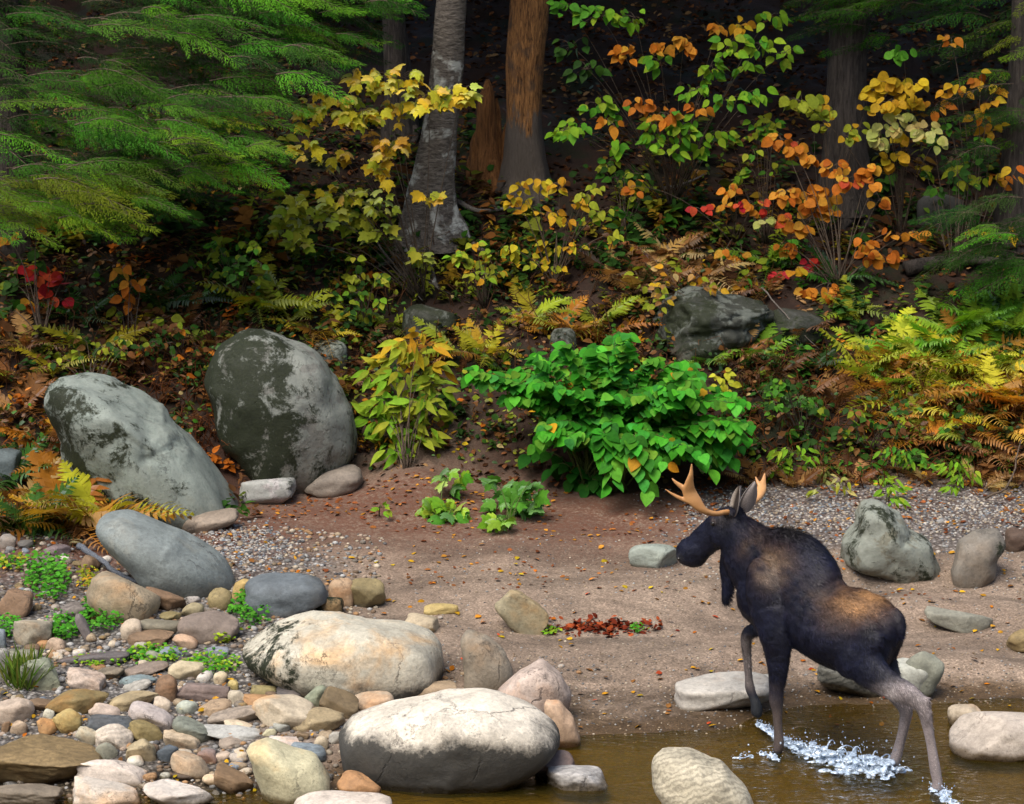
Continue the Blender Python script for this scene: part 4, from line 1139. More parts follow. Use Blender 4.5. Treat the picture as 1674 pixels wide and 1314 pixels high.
L_OVATE = [leaf_mesh('ovate_leaf', [(0, .01), (.06, .17), (.2, .30), (.4, .34), (.6, .28), (.8, .15), (1, .004)], d, f) for d, f in ((.15, .2), (.3, .1), (.05, .3))]
L_HEART = [leaf_mesh('heart_leaf', [(-.04, .12), (.02, .27), (.15, .38), (.35, .42), (.6, .34), (.8, .19), (.92, .08), (1, .004)], d, f) for d, f in ((.18, .16), (.32, .1), (.08, .28))]
L_ROUND = [leaf_mesh('round_leaf', [(-.06, .15), (.05, .34), (.25, .46), (.5, .47), (.72, .36), (.9, .16), (1, .01)], d, f) for d, f in ((.2, .12), (.35, .2), (.05, .1))]
L_LANCE = [leaf_mesh('lance_leaf', [(0, .01), (.12, .10), (.3, .165), (.5, .175), (.7, .12), (.88, .05), (1, .003)], d, f) for d, f in ((.2, .2), (.4, .2), (.1, .35))]
def maple(d):
    pts = [(0, .02), (-.06, .17), (.02, .30), (.13, .50), (.22, .40), (.34, .56), (.50, .52), (.48, .34), (.60, .20), (.78, .17), (.82, .09), (1.0, 0)]
    ring = pts + [(x, -y) for x, y in reversed(pts[:-1])]
    V = [(.30, 0, 0.02)] + [(x, y, -d * (x - .3) ** 2 - d * 1.5 * y * y) for x, y in ring]
    n = len(ring)
    return leaf_data('maple_leaf', V, [(0, 1 + i, 1 + (i + 1) % n) for i in range(n)])
L_MAPLE = [maple(.15), maple(.4), maple(.7)]

def mesh_arrays(me):
    return np.array([v.co[:] for v in me.vertices]), [tuple(p.vertices) for p in me.polygons]

rng = random.Random(42)
def vary(c, k=0.16):
    m = 1 + rng.uniform(-k, k)
    return tuple(max(0.002, x * m * (1 + rng.uniform(-k, k) * 0.5)) for x in c)

YEL = [(0.48, 0.40, 0.025), (0.40, 0.38, 0.025), (0.55, 0.36, 0.02), (0.30, 0.36, 0.03)]
GOLD = [(0.52, 0.29, 0.02), (0.48, 0.33, 0.02), (0.42, 0.20, 0.015)]
ORA = [(0.50, 0.17, 0.018), (0.55, 0.22, 0.025), (0.42, 0.12, 0.015), (0.52, 0.26, 0.03)]
RED = [(0.42, 0.035, 0.02), (0.36, 0.02, 0.03), (0.5, 0.08, 0.03)]
GRN = [(0.075, 0.24, 0.02), (0.10, 0.28, 0.025), (0.06, 0.19, 0.018)]
LIM = [(0.20, 0.38, 0.025), (0.16, 0.34, 0.02), (0.28, 0.40, 0.03)]
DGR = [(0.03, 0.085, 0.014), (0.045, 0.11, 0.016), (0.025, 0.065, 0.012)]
PAL_Y = [(0.42, 0.42, 0.13), (0.36, 0.40, 0.10), (0.50, 0.42, 0.14)]
BRN = [(0.16, 0.07, 0.022), (0.22, 0.10, 0.03), (0.11, 0.05, 0.02)]
TANF = [(0.36, 0.21, 0.07), (0.30, 0.16, 0.05), (0.42, 0.28, 0.11)]
YGR = [(0.26, 0.30, 0.025), (0.32, 0.34, 0.03), (0.20, 0.26, 0.02)]
BUSH = [(0.05, 0.26, 0.02), (0.06, 0.31, 0.02), (0.035, 0.19, 0.016), (0.09, 0.33, 0.03), (0.05, 0.25, 0.035), (0.13, 0.32, 0.03)]

def put(me, name, root, M, col):
    o = bpy.data.objects.new(name, me)
    COL.objects.link(o)
    o.parent = root
    o.matrix_basis = Matrix.Translation(-root.location) @ M
    o.color = (*col, 1)
    return o

def bezier(a, b, sag, n=7):
    a, b = np.array(a, float), np.array(b, float)
    m = (a + b) / 2 + np.array(sag)
    return [a * (1 - t) ** 2 + 2 * m * t * (1 - t) + b * t * t for t in np.linspace(0, 1, n)]

def leaf_frame(p, out, droop, face):
    d = Vector((out[0] + rng.gauss(0, .35), out[1] + rng.gauss(0, .35), out[2] - droop + rng.gauss(0, .25)))
    if d.length < .05: d = Vector((0, -1, -.3))
    n = Vector((rng.gauss(0, .35) + face[0], face[1] + rng.gauss(0, .25), face[2] + rng.gauss(0, .25)))
    return d.normalized(), n

def shrub(name, label, cat, base, clusters, Y, leaves, size, pal, group=None, jy=0.22, droop=0.45, face=(0, -.7, .65), cap=300, stem_r=0.008, leaf_name='leaf', stem_mat=None, base_y=None, twig=True):
    """base: photo pixel of the foot on the ground; clusters: (px, py, rx, ry, n[, palette]) at depth about Y"""
    if base is not None:
        foot = on_ground(*base)
    else:
        foot = None
    root = thing(name, foot, label, cat, group)
    st = MB()
    made = 0
    extra = []
    for c in clusters:
        cx, cy, rx, ry, n = c[:5]
        pl = c[5] if len(c) > 5 else pal
        yc = Y + rng.uniform(-jy, jy)
        C = at_y(cx, cy, yc)
        g = float(gq(C.x, C.y))
        if C.z < g + 0.05:
            # keep the leaves in front of the slope
            q = on_ground(cx, cy, 0.12)
            C = q; yc = q.y
        s = ppm(C)
        sag = (rng.uniform(-.1, .1), rng.uniform(-.15, .05), 0.15 + 0.1 * (C - foot).length)
        path = bezier(foot + Vector((rng.uniform(-.04, .04), rng.uniform(-.04, .04), -0.03)), C, sag, 8)
        st.tube(path, [stem_r * (1 - 0.75 * k / 7) for k in range(8)], 5)
        dirn = Vector(path[-1] - path[-3]).normalized()
        for i in range(n):
            a, r = rng.uniform(0, 6.283), math.sqrt(rng.random())
            off = Vector((math.cos(a) * r * rx / s, rng.gauss(0, .3) * (rx + ry) * .5 / s, math.sin(a) * r * ry / s))
            p = C + off
            gz = float(gq(p.x, p.y))
            if p.z < gz + .02: p.z = gz + .02 + rng.random() * .05
            L = size * rng.uniform(.72, 1.2)
            out = (off.x / (rx / s + 1e-6) * .8 + dirn.x * .3, -.35, .1)
            d, nr = leaf_frame(p, out, droop, face)
            M = frame_mat(p, d, nr, L)
            if made < cap:
                put(rng.choice(leaves), leaf_name, root, M, vary(rng.choice(pl)))
            else:
                extra.append((M, vary(rng.choice(pl))))
            if twig and i % 2 == 0:
                st.tube([C, C + off * .55 + Vector((0, 0, .02)), p], [.003, .0025, .0015], 4, cap=False)
            made += 1
    v, f, _ = st.arrays()
    v = v - np.array(root.location)
    mesh_obj('stems', v, f, stem_mat or M_STEM, root)
    if extra:
        tv, tf = mesh_arrays(leaves[0])
        V, F_, Cc = join_template(tv, tf, np.array([np.array(m) for m, _ in extra]), [c for _, c in extra])
        o = mesh_obj('leaves', V - np.array(root.location), F_, M_FOL, root, True, Cc)
        o['kind'] = 'stuff'
    return root

# ------------------------------------------------------------------ trunks
def trunk_mesh(pts, rads, seg=28, rings=60, lump=0.06, flute=0.0, flare=0.0, seed=0, top_jag=0.0):
    P = smooth_path([(*p, r) for p, r in zip(pts, rads)], max(3, rings // (len(pts) - 1)))
    V, Fc = [], []
    m = len(P)
    for i in range(m):
        for k in range(seg):
            a = 2 * math.pi * k / seg
            t = i / (m - 1)
            r = P[i, 3] * (1 + lump * float(fbm(math.cos(a) * 1.3 + seed, math.sin(a) * 1.3, P[i, 2] * 1.1, 3)))
            r *= 1 + flute * (1 - t) ** 6 * (0.5 + 0.5 * math.sin(a * 5 + seed)) + flare * (1 - t) ** 9
            r *= 1 + 0.03 * float(vn(a * 4, P[i, 2] * 9, seed))
            z = P[i, 2]
            if top_jag and i >= m - 3:
                z += top_jag * float(vn(a * 2.2 + 7, seed)) * (i - m + 4) / 3
            V.append((P[i, 0] + r * math.cos(a), P[i, 1] + r * math.sin(a), z))
    for i in range(m - 1):
        for k in range(seg):
            k2 = (k + 1) % seg
            Fc.append((i * seg + k, i * seg + k2, (i + 1) * seg + k2, (i + 1) * seg + k))
    V.append(tuple(P[-1, :3])); e = len(V) - 1
    for k in range(seg):
        Fc.append(((m - 1) * seg + k, (m - 1) * seg + (k + 1) % seg, e))
    return np.array(V), Fc

def crown_leaves(n, c, r, size, pal, seed, hollow=0.35):
    """leaf sprays through the volume of a crown, with clumps and gaps"""
    rs = np.random.RandomState(seed)
    out = []
    k = 0
    cl = [(rs.normal(0, 1, 3)) for _ in range(26)]
    cl = [q / np.linalg.norm(q) * rs.uniform(hollow, 1) for q in cl]
    P = np.array([cl[rs.randint(26)] + rs.normal(0, .17, 3) for _ in range(n)])
    P = P * np.array(r) + np.array(c)
    tv, tf = mesh_arrays(L_OVATE[1])
    Ms = np.zeros((n, 4, 4))
    for i in range(n):
        d = rs.normal(0, 1, 3); d[2] -= .4
        Ms[i] = np.array(frame_mat(P[i], d, (rs.normal(0, .5), rs.normal(0, .5), 1), size * rs.uniform(.6, 1.3)))
    cs = np.array(pal)[rs.randint(0, len(pal), n)] * rs.uniform(.7, 1.25, (n, 1))
    return join_template(tv, tf, Ms, cs)

def tree(name, label, pxs, Y, mat, top_z, crown=None, seed=0, roots=5, root_len=0.6, group=None, cat='tree', lump=0.07, flare=0.5, lean=(0, 0), seg=28, moss=None):
    """pxs: [(px, py, width px)] from the foot upward, then straight on to top_z above the frame"""
    foot = on_ground(pxs[0][0], pxs[0][1]) if Y is None else None
    Y = foot.y if foot is not None else Y
    pts, rads = [], []
    for px, py, wd in pxs:
        p = at_y(px, py, Y)
        pts.append(p); rads.append(wd / 2 / ppm(p))
    pts[0].z = float(gq(pts[0].x, pts[0].y)) - .12
    d = (pts[-1] - pts[-2]).normalized()
    root = thing(name, (pts[0].x, pts[0].y, pts[0].z + .12), label, cat, group)
    if top_z:
        p = pts[-1]; r = rads[-1]
        while p.z < top_z:
            p = p + Vector((d.x * .6 + lean[0], lean[1], 1.4)); r *= .90
            pts.append(p); rads.append(r)
    V, Fc = trunk_mesh(pts, rads, seg, 70 if len(pts) > 4 else 50, lump, .25, flare, seed)
    L0 = np.array(root.location)
    trunk = mesh_obj('trunk', V - L0, Fc, mat, root)
    rr = random.Random(seed)
    for k in range(roots):
        a = -math.pi / 2 + (k - (roots - 1) / 2) * (2.6 / max(roots, 1)) + rr.uniform(-.2, .2)
        st = []
        for j in range(7):
            t = j / 6
            x = pts[0].x + math.cos(a) * (rads[0] * .8 + t * root_len) + .06 * math.sin(t * 5 + k)
            y = pts[0].y + math.sin(a) * (rads[0] * .8 + t * root_len)
            st.append((x, y, float(gq(x, y)) + .10 * (1 - t) ** 2 + .012 - .05 * t))
        m = MB(); m.tube(st, [rads[0] * .40 * (1 - t) ** 1.2 + .016 for t in np.linspace(0, 1, 7)], 8)
        v, f, _ = m.arrays()
        mesh_obj('root', v - L0, f, mat, trunk)
    if crown:
        n, c, r, s, pal = crown
        V, F_, C = crown_leaves(n, (pts[-1].x + c[0], pts[-1].y + c[1], c[2]), r, s, pal, seed + 5)
        o = mesh_obj('crown', V - L0, F_, M_FOL, root, True, C)
    return root

M_BIRCH = mat_bark('mottled_grey_bark', (0.04, 0.032, 0.026), (0.22, 0.19, 0.16), (0.50, 0.50, 0.45), (4, 4, 14), (0.54, 0.62))
M_GREYBARK = mat_bark('dark_grey_bark', (0.018, 0.015, 0.013), (0.085, 0.070, 0.060), None, (10, 10, 1.5))
def mat_snag():
    t = NT('bare_snag_wood')
    tc = t.n('TexCoord').outputs['Object']
    z = t.n('SeparateXYZ', {0: tc}).outputs[2]
    n = t.noise(t.n('Mapping', {'Vector': tc, 'Scale': (16, 16, 1.6)}), 3.0, 7, 0.7, 1.2)
    wood = t.mix(t.ramp(n, [(0.38, 0.0), (0.60, 1.0)]), (0.05, 0.022, 0.010), (0.42, 0.20, 0.07))
    wood = t.mix(t.ramp(t.noise(tc, 4, 4), [(0.55, 0.0), (0.68, 0.75)]), wood, (0.085, 0.06, 0.045))
    bark = t.mix(n, (0.05, 0.04, 0.034), (0.17, 0.14, 0.115))
    k = t.ramp(t.math('ADD', z, t.math('MULTIPLY', t.math('SUBTRACT', t.noise(t.n('Mapping', {'Vector': tc, 'Scale': (2.0, 2.0, 0.5)}), 4, 6, 0.65), 0.5), 1.6)), [(0.82, 0.0), (0.95, 1.0)])
    return t.done(t.pbsdf(Base_Color=t.mix(k, bark, wood), Roughness=0.85, Normal=t.bump(n, 1.0, 0.05), Specular_IOR_Level=0.2))
M_SNAG = mat_snag()

AUT = [(0.10, 0.16, 0.02), (0.16, 0.18, 0.02), (0.07, 0.13, 0.015), (0.26, 0.20, 0.02)]
tree('birch_tree', 'mottled grey trunk with pale lichen patches and spreading roots beside the bare snag', [(705, 385, 84), (702, 330, 70), (710, 270, 62), (722, 190, 54), (732, 90, 50), (739, -20, 48)], None, M_BIRCH, 11, (3800, (0, .6, 9.6), (3.6, 3.0, 2.4), .5, AUT), 2, 6, .55, None, lean=(.05, 0))
tree('dead_snag', 'bare snag with orange stripped wood above grey bark', [(860, 318, 84), (858, 270, 64), (857, 190, 55), (860, 100, 62), (868, -20, 64)], None, M_SNAG, 8.5, None, 6, 4, .35, None, 'tree', .10, .3)
tree('grey_tree', 'smooth dark grey trunk standing behind the orange-leaved shrub', [(1382, 330, 72), (1381, 270, 64), (1384, 150, 62), (1390, -20, 64)], None, M_GREYBARK, 12, (3800, (0, .6, 9.6), (3.6, 3.0, 2.4), .5, AUT), 9, 3, .4)
tree('grey_tree', 'dim narrow trunk in shade above the hemlock boughs and yellow maple', [(655, 215, 44), (650, 120, 38), (640, -20, 34)], None, M_GREYBARK, 11, (2600, (-1.5, .8, 9.6), (3.2, 3.0, 2.4), .5, AUT), 14, 2, .3)

def make_stump():
    foot = on_ground(800, 300)
    root = thing('broken_stump', foot, 'splintered orange-brown stump between the grey trunk and bare snag', 'stump')
    for (px0, px1, wd, tip, s) in ((800, 797, 46, 130, 1), (782, 778, 26, 215, 2), (820, 828, 26, 200, 3), (790, 786, 20, 165, 4), (812, 812, 22, 160, 5), (772, 770, 18, 250, 6), (832, 838, 18, 245, 7)):
        a, b = at_y(px0, 305, foot.y), at_y(px1, tip, foot.y + .03 * s)
        a.z -= .15
        r = wd / 2 / ppm(a)
        pts = [a + (b - a) * t for t in (0, .3, .6, .85, 1)]
        V, Fc = trunk_mesh(pts, [r * 1.1, r, r * .85, r * .6, r * .12], 14, 24, .45, 0, 0, s)
        mesh_obj('splinter', V - np.array(foot), Fc, M_SNAG2, root)
    return root
M_SNAG2 = mat_bark('rotten_orange_wood', (0.06, 0.024, 0.010), (0.27, 0.12, 0.04), None, (14, 14, 1.5))
make_stump()

# unseen trees further up the hill, added so their crowns shade the bank
for i, (x, y, h_) in enumerate([(-9.5, 12, 7), (-6.5, 16.5, 8), (-3.2, 17.2, 8), (0.6, 17.0, 8.5), (4.2, 16.8, 8), (7.6, 15.5, 7.5), (10.5, 12.0, 7), (-12, 18, 9), (13, 18, 9), (-1.3, 21, 10), (3, 21.5, 10), (-6, 22, 10), (8, 21, 10), (-10.5, 9.5, 6.5), (11.5, 10.5, 6.5)]):
    z0 = float(gq(x, y))
    root = thing('shade_tree', (x, y, z0), 'unseen tall tree with yellow-green crown added to shade the hillside', 'tree', 'unseen shade trees')
    rr = random.Random(i)
    pts = [(0, 0, -.2), (rr.uniform(-.1, .1), 0, 2.5), (rr.uniform(-.2, .2), -.2, 6), (rr.uniform(-.3, .3), -.5, h_ + 3)]
    V, Fc = trunk_mesh(pts, [.22, .17, .13, .05], 12, 24, .06, .2, .4, i)
    mesh_obj('trunk', V, Fc, M_GREYBARK, root)
    V, F_, C = crown_leaves(2400, (0, -1.6 if abs(x) < 7.9 else 0, h_ + .2), (2.9, 3.4, 2.6), .5, AUT, 60 + i, .2)
    mesh_obj('crown', V, F_, M_FOL, root, True, C)

# unseen wood added on the camera's side of the river to block low sky
def unseen_near_wood():
    rs = np.random.RandomState(4)
    n = 5200
    P = np.stack([rs.uniform(-48, 48, n), rs.uniform(-40, -31, n), 0.5 + 19 * rs.rand(n) ** .8], 1)
    P[:, 2] += 2.0 * vn(P[:, 0] * .25, 0.3)
    tv, tf = mesh_arrays(L_OVATE[1])
    Ms = np.zeros((n, 4, 4))
    for i in range(n):
        Ms[i] = np.array(frame_mat(P[i], rs.normal(0, 1, 3), (rs.normal(0, .6), rs.normal(0, .6), 1), rs.uniform(1.6, 2.8)))
    V, F_, C = join_template(tv, tf, Ms, np.array(AUT)[rs.randint(0, 4, n)] * .8)
    o = mesh_obj('sky_block_wood', V, F_, M_FOL, None, True, C)
    tag(o, 'unseen mass of autumn wood added behind the camera to block low sky', None, None, 'stuff')
unseen_near_wood()
# ------------------------------------------------------------------ hemlock boughs
def bough_mesh(seed, L=1.5):
    """flat drooping spray: stem, side twigs, twiglets clothed in needles (+X outward, +Z up)"""
    rs = np.random.RandomState(seed)
    V, Fc, n = [], [], 0
    def blade(p, d, up, ln, w_, segs=2):
        nonlocal n
        d = d / np.linalg.norm(d); s = np.cross(up, d); s /= np.linalg.norm(s) + 1e-9
        pts = [p]
        for k in range(1, segs + 1):
            t = k / segs
            c = p + d * ln * t + np.array([0, 0, -.25 * ln * t * t])
            ww = w_ * (1 - t) ** .6 if k < segs else 0.0008
            pts += [c + s * ww, c - s * ww]
        V.extend(pts)
        Fc.append((n, n + 2, n + 1))
        for k in range(1, segs):
            a = n + 1 + 2 * (k - 1)
            Fc.append((a, a + 1, a + 3, a + 2))
        n += len(pts)
    up = np.array([0, 0, 1.])
    def main(t):
        return np.array([L * t, .05 * math.sin(3 * t + seed), -.30 * L * t * t + .05 * math.sin(5 * t)])
    N2 = 34
    for i in range(N2):
        t = .04 + .96 * i / N2
        p = main(t)
        sgn = 1 if i % 2 else -1
        ln2 = (.42 * (1 - t) ** .8 + .07) * rs.uniform(.75, 1.15)
        a = rs.uniform(.8, 1.05)
        d2 = np.array([math.cos(a), sgn * math.sin(a), rs.uniform(-.15, .1)])
        m = max(4, int(ln2 / .040))
        for j in range(m):
            u = (j + .5) / m
            q = p + d2 * ln2 * u + np.array([0, 0, -.45 * ln2 * u * u])
            for s3 in (1, -1):
                b = a * sgn + s3 * rs.uniform(.35, 1.1)
                d3 = np.array([math.cos(b), math.sin(b), rs.uniform(-.35, .05)])
                blade(q, d3, up + rs.normal(0, .25, 3), (.10 * (1 - u) + .045) * rs.uniform(.7, 1.2), .0125, 2)
        blade(p + d2 * ln2 * .85 + np.array([0, 0, -.4 * ln2]), d2 + np.array([0, 0, -.5]), up, .07, .008)
    blade(main(.97), np.array([1, 0, -.5]), up, .12, .01)
    stem = MB()
    stem.tube([main(t) - np.array([0, 0, .006]) for t in np.linspace(0, 1, 9)], [.011 * (1 - t) + .003 for t in np.linspace(0, 1, 9)], 4)
    for k in range(12):
        t = rs.uniform(.1, .8); s = rs.choice([-1, 1]); p = main(t)
        stem.tube([p, p + np.array([.08, s * .10, -.02]), p + np.array([.16, s * .22, -.08])], [.004, .003, .0015], 4, cap=False)
    me = bpy.data.meshes.new('bough')
    v2, f2, _ = stem.arrays()
    allv = np.concatenate([np.array(V), v2])
    me.from_pydata(allv.tolist(), [], Fc + [tuple(i + n for i in f) for f in f2])
    me.materials.append(M_FROND); me.materials.append(M_STEM)
    mi = np.zeros(len(me.polygons), np.int32); mi[len(Fc):] = 1
    me.polygons.foreach_set('material_index', mi)
    return me
BOUGH = [bough_mesh(s) for s in range(5)]

def put_bough(root, tip, start, col, scale, tilt):
    d = (tip - start)
    L = d.length
    flat = Vector((d.x, d.y + rng.uniform(-.25, .25) * L, d.z + rng.uniform(.12, .30) * L))
    M = frame_mat(start, flat, (rng.uniform(-.15, .15), -tilt, 1), (L / 1.45, scale, scale))
    return put(rng.choice(BOUGH), 'bough', root, M, col)

def hemlock(label, foot, h_, mat_pal, spots, group='hemlocks'):
    """spots: (tip px, tip py, Y, length px, dx sign, palette)"""
    g = float(gq(foot[0], foot[1]))
    root = thing('hemlock_tree', (foot[0], foot[1], g), label, 'tree', group)
    V, Fc = trunk_mesh([(0, 0, -.2), (.03, 0, 2), (0, .05, 5), (.02, 0, h_)], [.24, .2, .14, .03], 16, 30, .06, .2, .4, int(foot[0] * 10))
    mesh_obj('trunk', V, Fc, M_GREYBARK, root)
    for (px, py, Y, ln, dx, pal) in spots:
        tip = at_y(px, py, Y)
        gz = float(gq(tip.x, tip.y))
        if tip.z < gz + .1: tip.z = gz + .1
        s = ppm(tip)
        Lm = ln / s
        start = tip + Vector((-dx * Lm * rng.uniform(.8, .95), Lm * rng.uniform(.05, .45), Lm * rng.uniform(.04, .20)))
        put_bough(root, tip, start, vary(rng.choice(pal), .42), rng.uniform(.5, .95) * max(.7, Lm / 1.5), rng.uniform(.0, .6))
    return root
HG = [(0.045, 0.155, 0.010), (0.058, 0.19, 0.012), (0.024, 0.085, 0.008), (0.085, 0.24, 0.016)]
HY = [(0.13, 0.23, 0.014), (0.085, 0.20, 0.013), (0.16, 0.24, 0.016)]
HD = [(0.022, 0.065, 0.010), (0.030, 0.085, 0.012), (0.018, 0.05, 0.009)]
hr = random.Random(77)
LOW = [(-40, 400), (60, 392), (200, 372), (350, 350), (480, 312), (500, 235), (545, 160), (600, 128), (650, 95), (690, 30)]
spots = []
for i in range(270):
    px = hr.uniform(0, 690)
    lo = np.interp(px, [q[0] for q in LOW], [q[1] for q in LOW])
    u = hr.random() ** .8
    py = lo - 6 - u * (lo + 40)
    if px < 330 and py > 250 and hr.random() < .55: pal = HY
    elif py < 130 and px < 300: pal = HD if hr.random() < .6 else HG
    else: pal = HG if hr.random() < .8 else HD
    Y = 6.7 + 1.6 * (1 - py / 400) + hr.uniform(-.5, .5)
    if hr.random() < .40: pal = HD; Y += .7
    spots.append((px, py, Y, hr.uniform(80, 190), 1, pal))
for i in range(46):
    px = hr.uniform(230, 490)
    spots.append((px, hr.uniform(205, np.interp(px, [230, 480], [355, 312])), 7.0 + hr.uniform(-.4, .5), hr.uniform(90, 170), 1, HG if hr.random() < .6 else HY))
for i in range(26):
    px = hr.uniform(10, 260)
    spots.append((px, hr.uniform(310, 385), 6.6 + hr.uniform(-.3, .4), hr.uniform(90, 170), 1, HY))
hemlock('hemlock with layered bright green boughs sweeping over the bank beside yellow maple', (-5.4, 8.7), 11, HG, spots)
spots = []
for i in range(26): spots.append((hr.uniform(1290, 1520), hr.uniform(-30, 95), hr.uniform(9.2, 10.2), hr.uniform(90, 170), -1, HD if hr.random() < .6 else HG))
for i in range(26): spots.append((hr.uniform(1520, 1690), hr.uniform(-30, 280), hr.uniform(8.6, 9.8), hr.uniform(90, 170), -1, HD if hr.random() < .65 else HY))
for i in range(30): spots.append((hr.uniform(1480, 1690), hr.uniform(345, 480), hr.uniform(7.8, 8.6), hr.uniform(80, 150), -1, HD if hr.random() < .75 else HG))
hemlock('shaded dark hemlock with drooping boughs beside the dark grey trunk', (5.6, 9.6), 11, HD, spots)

# ------------------------------------------------------------------ shrubs and saplings
c = lambda s: [tuple(q) for q in s]
shrub('maple_sapling', 'maple sapling with bright yellow leaves in front of mottled grey trunk', 'sapling', (692, 492), [
 (600, 130, 35, 18, 18), (650, 128, 45, 22, 29), (702, 152, 50, 24, 32), (756, 150, 24, 13, 13), (540, 165, 40, 22, 26), (592, 180, 40, 22, 26), (642, 180, 35, 20, 21), (500, 188, 24, 18, 13),
 (505, 245, 22, 16, 10), (530, 265, 20, 14, 8), (565, 250, 14, 10, 5, GOLD), (636, 240, 26, 24, 16, GOLD), (622, 278, 26, 18, 12), (562, 318, 40, 20, 20), (616, 325, 34, 22, 16, YGR), (500, 335, 38, 16, 14, YGR),
 (480, 365, 30, 22, 20, YGR), (530, 350, 34, 16, 18, YGR), (586, 355, 40, 18, 20, YGR), (622, 378, 24, 16, 12, YGR), (690, 418, 22, 10, 10, YGR), (486, 395, 20, 14, 10, YGR), (700, 320, 20, 10, 8)], 8.3, L_MAPLE, .135, [(0.60, 0.50, 0.03), (0.50, 0.47, 0.03), (0.66, 0.44, 0.025), (0.40, 0.46, 0.035)], droop=.5, face=(0, -.5, .85))
shrub('viburnum_shrub', 'tall green-leaved shrub with orange leaf tiers between snag and dark trunk', 'shrub', (1100, 345), [
 (927, 12, 24, 14, 10, GRN), (982, 26, 40, 18, 23), (1038, 28, 24, 14, 12), (935, 75, 26, 20, 12, DGR), (960, 112, 30, 16, 12, DGR), (1022, 82, 22, 18, 13, ORA), (1079, 78, 24, 10, 10, ORA), (1118, 70, 22, 14, 13, ORA),
 (1080, 98, 24, 14, 10), (1174, 46, 14, 12, 7, ORA), (1208, 38, 20, 14, 9, GOLD), (1256, 28, 24, 14, 12), (1194, 72, 24, 18, 16), (1246, 72, 26, 16, 14), (1282, 86, 22, 14, 12), (1162, 108, 16, 12, 9), (1158, 124, 18, 12, 9), (1218, 108, 18, 10, 7),
 (1136, 147, 22, 14, 13), (1184, 164, 34, 12, 14), (1240, 150, 24, 8, 9), (975, 168, 24, 14, 13), (1006, 178, 22, 14, 10), (1044, 164, 18, 14, 10, ORA), (1086, 184, 24, 14, 13, ORA), (1142, 171, 18, 8, 6, ORA), (1110, 190, 30, 14, 13),
 (1082, 214, 30, 18, 19), (1116, 222, 24, 16, 14), (1066, 232, 18, 12, 9), (1174, 216, 24, 12, 10), (1138, 242, 22, 14, 12), (1098, 246, 14, 10, 6), (920, 214, 20, 14, 10), (944, 208, 24, 14, 10), (1003, 240, 16, 12, 6), (998, 200, 16, 10, 7, ORA)], 9.3, L_OVATE, .125, LIM + GRN[:2], droop=.55)
shrub('hobblebush', 'orange round-leaved shrub with a few scarlet leaves before dark grey trunk', 'shrub', (1370, 470), [
 (1278, 228, 20, 12, 9, RED[2:] + ORA), (1298, 245, 16, 10, 8), (1330, 256, 20, 8, 8), (1362, 272, 22, 10, 9), (1388, 290, 26, 16, 18, ORA + RED[2:]), (1422, 276, 16, 8, 6), (1427, 303, 10, 8, 3), (1284, 313, 18, 12, 9), (1318, 322, 22, 12, 12), (1350, 314, 24, 12, 12),
 (1322, 342, 18, 12, 8), (1356, 346, 16, 14, 8), (1292, 360, 16, 12, 9, ORA + RED[2:]), (1308, 371, 16, 8, 8), (1284, 404, 18, 10, 9), (1416, 398, 16, 10, 8), (1422, 418, 18, 10, 9), (1454, 380, 10, 8, 4), (1494, 380, 18, 10, 9), (1454, 422, 12, 12, 6), (1436, 328, 14, 6, 4), (1328, 432, 14, 12, 8, RED),
 (1276, 446, 10, 8, 4, RED), (1354, 476, 14, 14, 9, RED[:1] + ORA), (1322, 478, 14, 10, 8), (1302, 438, 12, 8, 4, GOLD)], 8.8, L_ROUND, .108, ORA, droop=.5)
shrub('hobblebush', 'low spray of red and orange leaves beside the dead brown ferns', 'shrub', (1200, 400), [
 (1145, 341, 12, 8, 5, RED), (1188, 336, 22, 6, 7), (1215, 334, 10, 6, 4, RED), (1232, 332, 14, 14, 7), (1248, 332, 6, 14, 5, RED), (1194, 308, 12, 12, 6), (1040, 304, 14, 12, 6), (1184, 412, 10, 8, 5), (1210, 422, 14, 10, 6), (1250, 360, 12, 8, 5, PAL_Y)], 8.9, L_ROUND, .095, ORA, droop=.5)
shrub('yellow_shrub', 'yellow round-leaved shrub with pale tips beside the dark grey trunk', 'shrub', (1470, 400), [
 (1426, 148, 14, 12, 9), (1464, 142, 34, 22, 30), (1450, 166, 22, 10, 10), (1488, 163, 20, 8, 9), (1498, 138, 14, 10, 8), (1454, 199, 20, 16, 14, PAL_Y), (1478, 196, 16, 12, 9, PAL_Y), (1436, 228, 14, 16, 12, PAL_Y), (1512, 212, 18, 14, 12, PAL_Y), (1530, 230, 10, 10, 6, PAL_Y), (1482, 224, 20, 10, 9), (1458, 258, 20, 10, 9),
 (1311, 166, 28, 14, 15, YGR), (1478, 88, 22, 8, 9, GRN)], 9.0, L_ROUND, .112, GOLD[1:2] + YEL[2:3] + GOLD[:1], droop=.5)
shrub('orange_sapling', 'sparse orange and yellow sapling among shaded hemlock boughs', 'sapling', (1590, 420), [
 (1563, 147, 24, 12, 8), (1530, 171, 18, 10, 6), (1605, 128, 14, 12, 5), (1622, 156, 18, 18, 8, GOLD), (1620, 210, 24, 16, 8), (1600, 185, 16, 12, 5), (1572, 285, 22, 16, 10, YGR), (1630, 294, 18, 14, 8), (1658, 282, 10, 14, 4), (1555, 62, 16, 10, 5), (1640, 380, 18, 12, 5, GOLD), (1600, 380, 14, 10, 4)], 9.1, L_OVATE, .13, ORA + GOLD, droop=.5)
